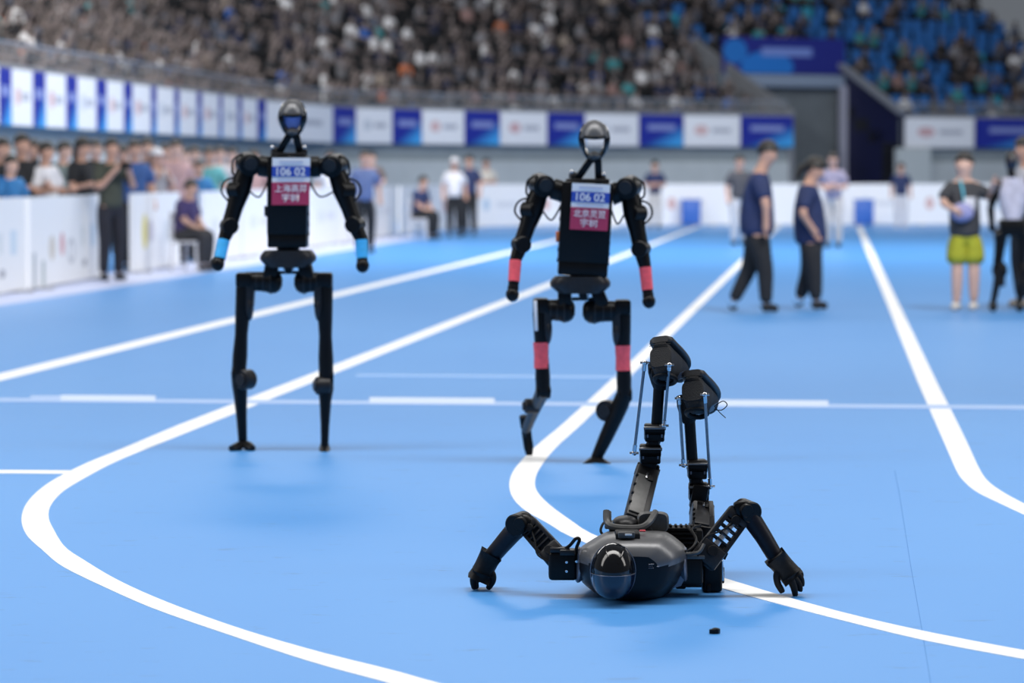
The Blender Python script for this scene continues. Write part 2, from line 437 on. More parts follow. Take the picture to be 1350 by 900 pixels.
# ------------------------------------------------------------------ fallen robot
U = 10.7 / FPX
def fallen_robot():
    base = G(833, 788)
    t = thing('fallen_robot', 'black humanoid robot fallen face down on the blue floor, shoes in the air', 'robot', (base.x, base.y, 0))
    # --- head
    hc = P(808, 752, 10.50)
    mb = MB(); mb.ell(hc, (28.5 * U, .105, 36.5 * U), n=36, m=22)
    def chin(z):
        t_ = min(.985, max(0, -(z - hc.z) / (37.3 * U))); return min(1.3, math.sqrt((1 - t_ ** 2.8) / (1 - t_ * t_))) * (1 - .07 * t_)
    for v in mb.bm.verts: v.co.x = hc.x + (v.co.x - hc.x) * chin(v.co.z)
    head = mb.build('head', M['gloss'], t)
    mb = MB()
    rings = []
    for i in range(13):                                     # smooth visor plate over the lower front of the head
        tz = -.99 + i * (.93 / 12); cz = math.sqrt(max(1 - tz * tz, 0))
        rings.append([hc + Vector((29.2 * U * cz * math.sin(a), -.108 * cz * math.cos(a), 37.2 * U * tz)) for a in [(-1.62 + 3.24 * k / 24) for k in range(25)]])
    mb.rings(rings, cap=False, closed=False)
    for v in mb.bm.verts: v.co.x = hc.x + (v.co.x - hc.x) * chin(v.co.z)
    mb.build('visor', M['visor'], head, angle=60)
    mb = MB()
    mb.sweep([hc + Vector((29.3 * U * math.sin(a), -.012 - .02 * math.cos(a), 37.2 * U * math.cos(a))) for a in [math.radians(25 + 310 * k / 40) for k in range(41)]], .0016, 6)
    mb.sweep([hc + Vector((29.2 * U * math.sin(a), -.1075 * math.cos(a), -.06 * 37 * U)) for a in [(-1.4 + 2.8 * k / 20) for k in range(21)]], .0012, 6)
    for v in mb.bm.verts: v.co.x = hc.x + (v.co.x - hc.x) * chin(v.co.z)
    mb.build('rim', M['trim'], head)
    mb = MB()
    for s_ in (-1, 1):                                      # two raised brow ridges on the crown
        mb.sweep([hc + Vector((28.5 * U * math.sin(a) * s_ * .55 + .004, -.106 * math.cos(e) * .97, 36.5 * U * math.sin(e) * .98)) for a, e in ((1.0, 1.15), (.75, .85), (.5, .6), (.25, .4))], .0022, 6)
    mb.build('brow_ridge', M['gloss'], head)
    # --- torso shell, a loft of rounded sections from the neck back to the waist
    outline = [(799, 704), (838, 702), (879, 704), (901, 720), (906, 730), (903, 748), (893, 770), (874, 787), (848, 794), (818, 794), (790, 785), (768, 768), (761, 750), (762, 732), (768, 722)]
    def sup(c, rx, rz, e, n=40):
        out = []
        for k in range(n):
            a = 2 * math.pi * k / n; ca, sa = math.cos(a), math.sin(a)
            out.append(c + Vector((math.copysign(abs(ca) ** (2 / e), ca) * rx, 0, math.copysign(abs(sa) ** (2 / e), sa) * rz)))
        return out
    def oring(Y, f, dy):
        pts = [Vector((835 + (x - 835) * f, 0, 748 + dy + (y - 748) * f)) for x, y in outline]; n = len(pts); out = []
        for i in range(n):
            p0, p1, p2, p3 = pts[i - 1], pts[i], pts[(i + 1) % n], pts[(i + 2) % n]
            for q in range(4):
                t_ = q / 4; c_ = .5 * ((2 * p1) + (p2 - p0) * t_ + (2 * p0 - 5 * p1 + 4 * p2 - p3) * t_ ** 2 + (3 * p1 - p0 - 3 * p2 + p3) * t_ ** 3)
                c_ = c_.lerp(p1.lerp(p2, t_), .55); out.append(P(c_.x, c_.z, Y))
        return out
    mb = MB(); mb.rings([oring(*q) for q in ((10.50, .45, 6), (10.512, .66, 5), (10.535, .80, 3), (10.62, .955, 0), (10.70, 1.0, 0), (10.80, 1.0, -3), (10.92, .93, -7), (11.0, .80, -11), (11.05, .6, -14))])
    bvh = BVHTree.FromBMesh(mb.bm)
    def hit(px, py, off=.0015):
        d = ray(px, py).normalized(); r = bvh.ray_cast(Vector((0, 0, CAMH)), d)
        return (r[0] - d * off, r[1]) if r[0] else (P(px, py, 10.55), Vector((0, -1, 0)))
    zcut = P(830, 741, 10.6).z  # split by height; upper part gets paler grey as painted roof light
    low = MB(); low.bm = mb.bm.copy()
    bmesh.ops.delete(low.bm, geom=[f for f in low.bm.faces if f.calc_center_median().z > zcut], context='FACES')
    bmesh.ops.delete(mb.bm, geom=[f for f in mb.bm.faces if f.calc_center_median().z <= zcut], context='FACES')
    torso = mb.build('lit_back_shell', M['satin'], t, angle=50)
    low.build('front_shell', M['shell'], t, angle=50)
    for px, py in ((804, 716), (806, 708), (841, 717), (848, 723), (840, 727), (878, 727), (797, 707), (872, 765)):
        p, n = hit(px, py); mb = MB(); mb.cyl(p, n, 1.7 * U, .003, 10); mb.build('screw', M['matte'], torso)
    mb = MB()
    for i, (x0, x1, y) in enumerate(((855, 862, 743.5), (855, 861, 746), (855, 862, 748.5), (866, 869, 746.5))):
        a, _ = hit(x0, y); c, _ = hit(x1, y); mb.sweep([a, a.lerp(c, .5), c], .45 * U * 1.2, 4)
    mb.build('emblem', M['trim'], torso)
    for s_, px in ((-1, 764.5), (1, 901)):                # pale rings where the arms bolt on
        mb = MB(); c = P(px, 744, 10.70)
        mb.lathe(c, (s_, -.12, .05), [(-.012, .050), (0, .060), (.006, .062), (.012, .056), (.014, .04)], 32)
        mb.build('shoulder_ring', M['trim'], t)
    # lower fin under the right shoulder
    mb = MB(); mb.prism([P(880, 762, 10.66), P(893, 752, 10.66), P(902, 764, 10.66), P(898, 772, 10.66), P(882, 777, 10.66)], (0, .10, 0)); mb.build('chest_fin', M['trim'], t)
    # --- sensor module and carrying frame on the back
    mb = MB(); mb.box(P(827, 708, 10.63), (32 * U, .12, 16 * U), bevel=.006); nk = mb.build('neck_module', M['matte'], t)
    mb = MB(); mb.box(P(826, 705, 10.565), (22 * U, .02, 8.5 * U), bevel=.005); mb.build('sensor_bar', M['grey'], nk)
    mb = MB(); mb.box(P(828.5, 704.6, 10.554), (9 * U, .004, 2.6 * U), bevel=.001); mb.build('led', M['ledwhite'], nk)
    mb = MB(); mb.box(P(847, 699.5, 10.64), (8 * U, .01, 2.4 * U), bevel=.002); mb.build('red_connector', M['redtape'], nk)
    mb = MB()
    mb.box(P(830, 694, 10.92), (58 * U, .22, 9 * U), bevel=.008)
    pk = mb.build('back_frame', M['dark'], t)
    mb = MB()
    mb.sweep(smooth_path([P(799.5, 673, 10.84), P(800, 687, 10.82), P(806, 693.5, 10.80), P(825, 696, 10.79), P(845, 695, 10.80), P(856, 688, 10.82), P(864, 675, 10.88)], 5), 4.6 * U, 8)
    mb.bar(P(801.5, 674, 10.86), P(801.5, 696, 10.84), 9 * U, .04, bevel=.006)
    mb.build('carry_handle', M['grey'], pk)
    mb = MB()
    mb.rings([sup(P(861, 689, 10.87), 19 * U, 12.5 * U, 4, 24), sup(P(861, 688, 10.90), 21.5 * U, 14.5 * U, 4, 24), sup(P(861, 687, 11.08), 21 * U, 14 * U, 4, 24)])
    mb.build('battery_cover', M['grey'], pk)
    mb = MB(); mb.sweep(smooth_path([P(838, 697, 10.885), P(852, 690, 10.87), P(862, 676.8, 10.9)], 5), 1.5 * U, 6); mb.build('cover_strap', M['trim'], pk)
    mb = MB(); mb.ell(P(824, 688, 10.9), (17 * U, .07, 9 * U), n=20, m=10); mb.build('hub_cover', M['dark'], pk)
    # --- waist and pelvis
    mb = MB(); mb.box(P(900, 716, 11.06), (52 * U, .16, 44 * U), bevel=.008)
    for k in range(7): mb.box(P(899, 697 + k * 6, 10.975), (40 * U, .018, 3.0 * U), bevel=.002)
    for k in range(5): mb.box(P(884 + k * 7, 693, 11.0), (3.4 * U, .05, 4 * U), bevel=.002)
    mb.build('waist', M['matte'], t)
    mb = MB(); mb.box(P(878, 728, 11.26), (112 * U, .22, 66 * U), bevel=.02, seg=3)
    for px in (838, 922): mb.cyl(P(px, 708, 11.22), (1, 0, 0), 22 * U, 30 * U, 24)
    mb.build('pelvis', M['black'], t)
    # --- arms
    def truss_arm(a, c, w, name):
        """ladder-like upper arm: two rails, rungs and a dark core"""
        d = (c - a); x, y, z = frame(d, Vector((0, 1, 0)))
        mb = MB()
        for s_ in (-1, 1):
            mb.bar(a + x * s_ * w * .42, c + x * s_ * w * .36, w * .16, .042, bevel=.003)
        n = 6
        for k in range(1, n):
            p = a.lerp(c, .22 + .68 * k / n)
            mb.box(p - y * .012, (w * .8, .016, .0065), (x, y, z), .0015)
            mb.box(p + y * .012, (w * .8, .012, .0065), (x, y, z), .0015)
        mb.box(a.lerp(c, .16), (w * .95, .055, d.length * .34), (x, y, z), .006)
        mb.box(a.lerp(c, .9), (w * .85, .045, d.length * .16), (x, y, z), .006)
        o = mb.build(name, M['dark'], t)
        mb = MB(); mb.bar(a, c, w * (.22 if w > .085 else .62), .018, bevel=.003); mb.build('actuator_rod', M['chrome'] if w > .085 else M['dark'], o)
        mb = MB(); mb.cyl(a.lerp(c, .22) - y * .032, y, w * .20, .012, 16); mb.build('bolt_cap', M['matte'], o); mb = MB(); mb.cyl(a.lerp(c, .84) - y * .026, y, w * .17, .01, 16); mb.build('bolt_cap', M['matte'], o)
        mb = MB()
        mb.sweep(smooth_path([a + x * w * .3 - y * .03, a.lerp(c, .3) + x * w * .5 - y * .034, a.lerp(c, .55) + x * w * .2 - y * .03, a.lerp(c, .8) - y * .02], 5), .003, 6)
        mb.build('cable', M['matte'], o)
        return o
    # screen-left arm
    sL, eL, wL = P(739, 741, 10.72), P(694, 690, 10.80), P(645, 737, 10.87)
    mb = MB(); mb.box(P(742, 744, 10.72), (38 * U, .10, 38 * U), bevel=.012, seg=3)
    mb.cyl(P(765, 742, 10.72), (1, 0, 0), 13 * U, 16 * U, 20)
    sh = mb.build('shoulder', M['black'], t)
    mb = MB(); mb.box(P(748, 727, 10.68), (20 * U, .07, 7 * U), bevel=.003); mb.box(P(738, 724, 10.70), (26 * U, .06, 6 * U), bevel=.003); mb.build('bracket', M['dark'], sh)
    for px, py in ((747, 741), (747, 753), (760, 740)):
        mb = MB(); mb.cyl(P(px, py, 10.667), (0, 1, 0), 1.8 * U, .004, 10); mb.build('bolt', M['chrome'], sh)
    mb = MB()
    mb.sweep(smooth_path([P(744, 724, 10.69), P(752, 718, 10.67), P(759, 710, 10.66), P(764, 711, 10.67), P(760, 722, 10.68), P(759, 732, 10.69)], 5), 2.3 * U, 7)
    mb.build('shoulder_cable', M['matte'], sh)
    truss_arm(P(737, 738, 10.72), eL, 31 * U, 'upper_arm')
    mb = MB(); mb.cyl(P(685, 690, 10.80), (.55, 1, .1), 15 * U, .075, 24); mb.cyl(P(686, 690, 10.757), (.55, 1, .1), 9 * U, .02, 20); mb.ell(P(691, 687, 10.8), (14 * U, .035, 12 * U), n=16, m=10); mb.build('elbow', M['black'], t)
    mb = MB(); mb.sweep([P(684, 694, 10.8), P(674, 704, 10.815), P(660, 720, 10.84), P(648, 734, 10.86), P(643.5, 739, 10.868)], [13.5 * U, 13 * U, 12 * U, 11.5 * U, 11 * U], 20); fa = mb.build('forearm', M['navyarm'], t)
    mb = MB(); a, c = P(647, 733, 10.862), P(642, 740, 10.872); mb.lathe((a + c) / 2, c - a, [(-.012, .030), (-.008, .033), (.006, .033), (.012, .029)], 22); mb.build('wrist_collar', M['matte'], fa)
    # screen-right arm
    eR, wR = P(976, 676, 10.75), P(1025, 738, 10.73)
    mb = MB()
    mb.box(P(906, 750, 10.73), (40 * U, .12, 38 * U), bevel=.012, seg=3)
    mb.box(P(938, 750, 10.84), (27 * U, .10, 57 * U), bevel=.010, seg=3)
    mb.box(P(897, 768, 10.76), (14 * U, .06, 14 * U), bevel=.006); mb.box(P(913, 770, 10.76), (24 * U, .05, 6 * U), bevel=.004)
    mb.box(P(934, 774, 10.80), (6 * U, .04, 10 * U), bevel=.004)
    sh = mb.build('shoulder', M['black'], t)
    mb = MB(); mb.box(P(899, 735.5, 10.665), (11 * U, .01, 9 * U), bevel=.002); mb.box(P(917, 734, 10.68), (24 * U, .02, 5 * U), bevel=.002)
    mb.sweep(smooth_path([P(894, 729, 10.68), P(910, 730, 10.66), P(922, 727, 10.65), P(928, 717, 10.66)], 5), 2.6 * U, 7)
    mb.build('bracket', M['grey'], sh)
    mb = MB()
    for px, py in ((897, 733), (901, 738)):
        mb = MB(); mb.cyl(P(px, py, 10.657), (0, 1, 0), 1.8 * U, .004, 10); mb.build('bolt_hole', M['matte'], sh)
    mb = MB()
    for px, py in ((946, 729), (952, 733), (951, 737)): mb.ell(P(px, py, 10.80), (2.6 * U,) * 3, n=10, m=8)
    mb.bar(P(952, 738, 10.83), P(953, 765, 10.85), 3 * U, .01, bevel=.001)
    mb.build('ball_joint', M['chrome'], sh)
    mb = MB(); mb.prism([P(945, 712, 10.84), P(955, 718, 10.84), P(960, 730, 10.84), P(956, 738, 10.84), P(947, 733, 10.84)], (0, .03, 0)); mb.box(P(951, 757, 10.87), (7 * U, .05, 22 * U), bevel=.004); mb.build('side_cover', M['matte'], sh)
    mb = MB(); mb.sweep(smooth_path([P(890, 722, 10.68), P(900, 727, 10.655), P(912, 722, 10.66), P(918, 710, 10.8), P(912, 697, 10.9), P(924, 692, 10.95)], 5), 1.6 * U, 6); mb.build('shoulder_cable', M['matte'], sh)
    truss_arm(P(926, 741, 10.70), eR, 37 * U, 'upper_arm')
    mb = MB(); mb.cyl(P(985, 673, 10.75), (-.45, 1, .1), 14.5 * U, .08, 24); mb.cyl(P(984, 673, 10.705), (-.45, 1, .1), 9 * U, .02, 20); mb.bar(P(968, 672, 10.75), P(986, 668, 10.75), 20 * U, .06, bevel=.012)
    mb.build('elbow', M['black'], t)
    mb = MB(); mb.sweep([P(986, 675, 10.75), P(993, 687, 10.745), P(1007, 708, 10.74), P(1020, 730, 10.73), P(1025, 737, 10.73)], [13.5 * U, 12.8 * U, 11.6 * U, 11 * U, 10.5 * U], 20); fa = mb.build('forearm', M['navyarm'], t)
    mb = MB(); a, c = P(1021, 732, 10.73), P(1027, 740, 10.73); mb.lathe((a + c) / 2, c - a, [(-.012, .029), (-.008, .032), (.006, .032), (.012, .028)], 22); mb.build('wrist_collar', M['matte'], fa)
    # --- gloved hands: palm with five separate fingers pressed on the floor
    def hand(pts, fingers, Y, name='hand'):
        V = []; E = []
        def chain(ch, start=None):
            prev = start
            for px, py, dy, r in ch:
                V.append((P(px, py, Y + dy), tuple(q * U * 1.7 for q in r) if isinstance(r, tuple) else r * U * 1.4)); i = len(V) - 1
                if prev is not None: E.append((prev, i))
                prev = i
            return prev
        chain(pts)
        h = skin(name, V, E, M['matte'], t, root=1, sub=2)
        for k, ch in enumerate(fingers):
            V2 = [(P(px, py, Y + dy), r * U * 1.16) for px, py, dy, r in ch]
            skin('thumb' if k == 0 else 'finger', V2, [(i, i + 1) for i in range(len(V2) - 1)], M['matte'], h, root=0, sub=2)
    hand([(1027, 740, 0, (9.5)), (1033, 747, 0, (13.0, 9.0)), (1041, 756, 0, (14.5, 8)), (1044, 762, .0, (11, 7))],
         [[(1027, 750, -.03, 5.0), (1023, 759, -.035, 4.6), (1025, 769, -.035, 4.3), (1031, 779, -.03, 3.8), (1032, 781.5, -.03, 3.0)],
          [(1038, 757, -.012, 5.2), (1043, 765, -.015, 4.8), (1047, 775, -.012, 4.4), (1048.5, 784, -.01, 3.8), (1048, 786.5, -.01, 2.8)],
          [(1042, 757, .012, 5.2), (1049, 764, .015, 4.8), (1054, 771, .015, 4.3), (1055, 778, .012, 3.6), (1054.5, 780, .012, 2.6)],
          [(1045, 754, .03, 5.0), (1053, 758, .035, 4.6), (1057, 764, .035, 4.0), (1057.5, 771, .03, 3.4), (1057, 773, .03, 2.6)],
          [(1046, 750, .045, 4.8), (1053, 752, .05, 4.2), (1056.5, 757, .05, 3.7), (1056.5, 762, .045, 3.0)]], 10.72)
    hand([(642.5, 739, 0, (9.5)), (638.5, 746, 0, (14.0, 9.0)), (635.5, 753, 0, (15.0, 8)), (634, 758, .0, (13, 7))],
         [[(643, 750, -.025, 5.4), (650, 757, -.03, 5.0), (650, 765, -.03, 4.6), (645, 773, -.025, 4.0), (642.5, 777, -.025, 3.0)],
          [(630, 752, -.02, 5.4), (624.5, 759, -.025, 5.0), (623.5, 766, -.02, 4.5), (625.5, 774, -.015, 4.0), (625.8, 777, -.015, 2.8)],
          [(631, 753, .0, 5.2), (626, 760, .0, 4.8), (626, 767, .01, 4.4), (628, 773, .015, 3.8), (628, 775, .02, 2.8)],
          [(633, 755, .03, 5.0), (629, 760, .04, 4.6), (628, 765, .05, 4.0), (628.5, 769, .055, 3.2)],
          [(638, 752, .04, 4.6), (641, 756, .05, 4.2), (644, 759, .055, 3.6), (645, 762, .06, 3.0)]], 10.88)
    # --- legs
    def leg(side, pts):
        hipp, knee, sh0, sh1, heel, toe, rodA, rodB, act1, act2, Yk = pts
        u = Yk / FPX
        # thigh: grey plates with a dark core
        d = knee - hipp; x, y, z = frame(d, Vector((0, 1, 0)))
        mb = MB(); mb.bar(hipp, knee, 30 * u, .07, bevel=.01)
        th = mb.build('thigh', M['dark'] if side < 0 else M['black'], t)
        mb = MB(); mb.box(hipp.lerp(knee, .40) - y * .036 + x * 3 * u, (20 * u, .012, d.length * .72), (x, y, z), .004); mb.build('thigh_plate', M['grey'] if side < 0 else M['dark'], th)
        mb = MB(); mb.box(hipp.lerp(knee, .74) - y * .046 + x * 1 * u, (2.6 * u, .006, 12 * u), (x, y, z), .001); mb.build('rail', M['chrome'], th)
        mb = MB(); mb.box(hipp.lerp(knee, .72) - y * .044 - x * 5 * u, (7 * u, .006, 11 * u), (x, y, z), .001); mb.build('slot', M['matte'], th)
        for k in range(4):
            mb = MB(); mb.cyl(hipp.lerp(knee, .2 + .17 * k) - y * .04 + x * 13.5 * u, y, 1.6 * u, .012, 8); mb.build('screw', M['matte'], th)
        # knee
        mb = MB(); mb.cyl(knee, x, 14 * u, 27 * u, 22); mb.box(knee.lerp(sh0, .3), (21 * u, .06, 32 * u), (x, Vector((0, 1, 0)), x.cross(Vector((0, 1, 0)))), .006)
        kn = mb.build('knee', M['black'], t)
        for q_ in (-1, 1):
            mb = MB(); mb.cyl(knee + x * q_ * 14.5 * u, x, 9 * u, 2 * u, 18); mb.build('joint_cover', M['dark'], kn)
        # two ankle motors stacked on the shin
        for (c, w, h) in (act2, act1):
            mb = MB(); mb.box(c, (w * u, .085, h * u), None, .007); mb.cyl(c - Vector((0, .03, -h * .18 * u)), (1, 0, 0), h * .34 * u, w * 1.03 * u, 18)
            mt = mb.build('ankle_motor', M['black'], t)
            mb = MB(); mb.cyl(c - Vector((0, .045, -h * .30 * u)), (1, 0, 0), 2.6 * u, w * 1.12 * u, 12); mb.build('crank_shaft', M['steel'], mt)
            for dx in (-.36, .36):
                mb = MB(); mb.box(c + Vector((dx * w * u, -.044, -h * .1 * u)), (2.2 * u, .003, 6.5 * u), None, .0008); mb.build('label_plate', M['trim'], mt)
        lo = act2[0]
        mb = MB(); mb.sweep([sh0, lo, knee.lerp(lo, .5), knee], [8.5 * u, 9.5 * u, 9 * u, 10 * u], 14); mb.box(sh0.lerp(lo, .5), (15 * u, .07, abs(sh0.z - lo.z)), None, .006); mb.build('knee_link', M['matte'], t)
        # shin rod
        mb = MB(); mb.sweep([sh0, sh0.lerp(sh1, .5), sh1], [7.6 * u, 7.4 * u, 7.6 * u], 18); mb.build('shin', M['black'], t)
        # push rods with rod ends
        for a, c in (rodA, rodB):
            mb = MB(); mb.sweep([a, a.lerp(c, .5), c], 2.0 * u, 10); rd = mb.build('push_rod', M['steel'], t)
            for p, q in ((a, c), (c, a)):
                mb = MB(); mb.ell(p, (3.6 * u, 3.2 * u, 3.6 * u), n=12, m=8); mb.sweep([p, p.lerp(q, .09)], 2.7 * u, 8); mb.cyl(p, (1, 0, 0), 1.6 * u, 12 * u, 8)
                mb.build('rod_end', M['chrome'], rd)
        # ankle fork
        mb = MB(); mb.box(sh1 + Vector((0, .01, .0)), (25 * u, .07, 12 * u), None, .01); mb.cyl(sh1 + Vector((0, 0, .012)), (1, 0, 0), 6 * u, 30 * u, 14); mb.build('ankle', M['matte'], t)
        # shoe: sole up, heel towards the camera, toe falling away
        fwd = (toe - heel).normalized(); L = .265
        side_ = Vector((1, 0, 0)); side_ = (side_ - fwd * side_.dot(fwd)).normalized(); upv = side_.cross(fwd)     # points to the sole
        if upv.z < 0: upv = -upv
        W = 35 * u / 2
        def prof(s):    # half width, height of upper, sole lift along the length 0 heel .. 1 toe
            w = W * (0.86 + .14 * math.sin(min(s * 3.2, 1.57))) if s < .3 else W * (1.0 + .10 * math.sin((s - .3) / .7 * math.pi)) * (1 if s < .82 else math.sqrt(max(0.06, 1 - ((s - .82) / .19) ** 2)))
            h = (.128 if s < .2 else .128 - .066 * min(1, (s - .2) / .55)) * (1 if s < .85 else (1 - .45 * (s - .85) / .15))
            return w, h
        rings_u = []; rings_s = []
        for i in range(19):
            s = i / 18; w, h = prof(s); c = heel + fwd * (L * s - .012)
            if i == 0: w *= .72; h *= .9
            spring = .018 * max(0, (s - .7) / .3) ** 2
            def ring(z0, z1, wt, wb, e):
                out = []
                for k in range(20):
                    a = 2 * math.pi * k / 20; ca, sa = math.cos(a), math.sin(a)
                    zz = math.copysign(abs(sa) ** (2 / e), sa); ww = wt + (wb - wt) * (1 - zz) / 2
                    out.append(c + side_ * (math.copysign(abs(ca) ** (2 / e), ca) * ww) + upv * ((z0 + z1) / 2 + zz * (z1 - z0) / 2 - spring))
                return out
            rings_u.append(ring(-h - .018, -.016, w * .97, w * (.80 if s < .5 else .62), 3.0))
            rings_s.append(ring(-.020, .004, w * 1.02, w * 1.04, 5.0))
        mb = MB(); mb.rings(rings_u); so = mb.build('shoe', M['cloth'], t, angle=60)
        mb = MB(); mb.rings(rings_s); mb.build('sole', M['rubber'], so, angle=50)
        mb = MB(); c = heel - fwd * .014 - upv * .078
        mb.rings([[c + fwd * f0 + side_ * (math.copysign(abs(math.cos(a)) ** .5, math.cos(a)) * W * .86 * k_) + upv * (math.copysign(abs(math.sin(a)) ** .5, math.sin(a)) * .040 * k_) for a in [2 * math.pi * q / 28 for q in range(28)]] for f0, k_ in ((.03, 1.0), (.004, .98), (.0, .9))]); mb.build('heel_counter', M['cloth'], so)
        mb = MB()
        for zz in (-.022, -.030): mb.sweep([heel - fwd * .016 + side_ * (W * .86 * v) + upv * (zz + .0015 * math.cos(v * 3)) for v in (-.95, -.5, 0, .5, .95)], .0016, 5)
        mb.build('piping', M['matte'], so)
        mb = MB(); top = heel + fwd * .045 - upv * .140
        mb.sweep([top + (fwd * math.cos(a) * .045 + side_ * math.sin(a) * W * .76) for a in [2 * math.pi * q / 24 for q in range(25)]], .009, 8, cap=False); mb.sweep([sh1 + Vector((0, .02, .035)), sh1 + Vector((0, .01, .0)), sh1 - Vector((0, 0, .035)), sh1 - Vector((0, 0, .06))], [W * .92, W * .88, W * .66, W * .44], 16); mb.build('collar', M['matte'], so)
        mb = MB()
        for k in range(5):
            c = heel + fwd * (.085 + .022 * k) - upv * (.122 - .011 * k)
            mb.sweep([c + side_ * W * 1.0 + upv * .02, c + side_ * W * .55 - upv * .006 + fwd * .008, c - side_ * W * .3 - upv * .008], .0022, 5)
        mb.build('lace', M['trim'] if side < 0 else M['steel'], so)
        if side > 0:
            mb = MB(); c = heel + fwd * .1 - upv * .10 + side_ * W * 1.1
            mb.sweep(smooth_path([c, c + Vector((.03, 0, .018)), c + Vector((.045, 0, .004)), c + Vector((.025, 0, -.014)), c + Vector((.0, 0, -.012))], 5), .0018, 5)
            mb.sweep(smooth_path([c, c + Vector((.018, 0, -.022)), c + Vector((.04, 0, -.042))], 5), .0016, 5); mb.build('lace_bow', M['matte'], so)
    Y = 11.35
    leg(-1, (P(836, 690, 11.10), P(853, 622, 11.36), P(865, 572, Y), P(870, 492, Y), P(871.5, 446, Y - .04), P(898, 482, Y + .18),
             (P(850, 478, Y - .07), P(836, 597, Y - .05)), (P(882.5, 481, Y - .115), P(875.5, 561, Y - .06)), (P(862.5, 570, Y), 26, 23), (P(857, 598, Y), 27, 25), Y))
    leg(1, (P(926, 706, 11.06), P(925, 672, 11.30), P(913, 614, Y), P(908, 536, Y), P(913.5, 490, Y - .04), P(936, 522, Y + .18),
            (P(895.5, 525, Y - .07), P(901, 613, Y - .05)), (P(929, 520, Y - .115), P(936.5, 641, Y - .06)), (P(919, 618, Y), 25, 25), (P(921, 648, Y), 26, 24), Y))
    mb = MB(); mb.bar(P(916, 664, 11.22), P(915, 702, 11.15), 6 * U, .05, bevel=.004); mb.bar(P(937, 664, 11.22), P(938, 702, 11.15), 6 * U, .05, bevel=.004); mb.build('hip_clevis', M['dark'], t)
    mb = MB(); mb.sweep(smooth_path([P(798, 708, 10.85), P(792, 700, 10.86), P(795, 690, 10.88), P(801, 686, 10.9)], 5), 1.8 * U, 6); mb.build('power_cable', M['matte'], t); mb = MB(); mb.sweep(smooth_path([P(906, 694, 10.95), P(914, 704, 10.9), P(921, 716, 10.8), P(928, 720, 10.72)], 5), 1.5 * U, 6); mb.build('power_cable', M['matte'], t)
    return t
fallen_robot()
mb = MB(); c = G(942, 835)
mb.prism([c + Vector((x * .001, y * .001, .001)) for x, y in ((-17, -9), (-6, -14), (12, -9), (18, 4), (8, 12), (-12, 10))], (0, 0, .013)); mb.ell(c + Vector((.004, 0, .013)), (.014, .010, .006), n=10, m=6)
o = mb.build('broken_fragment', M['black'], smooth=True, origin=(c.x, c.y, 0)); tag(o, 'small black plastic fragment lying on the floor in front of the fallen robot', 'fragment')

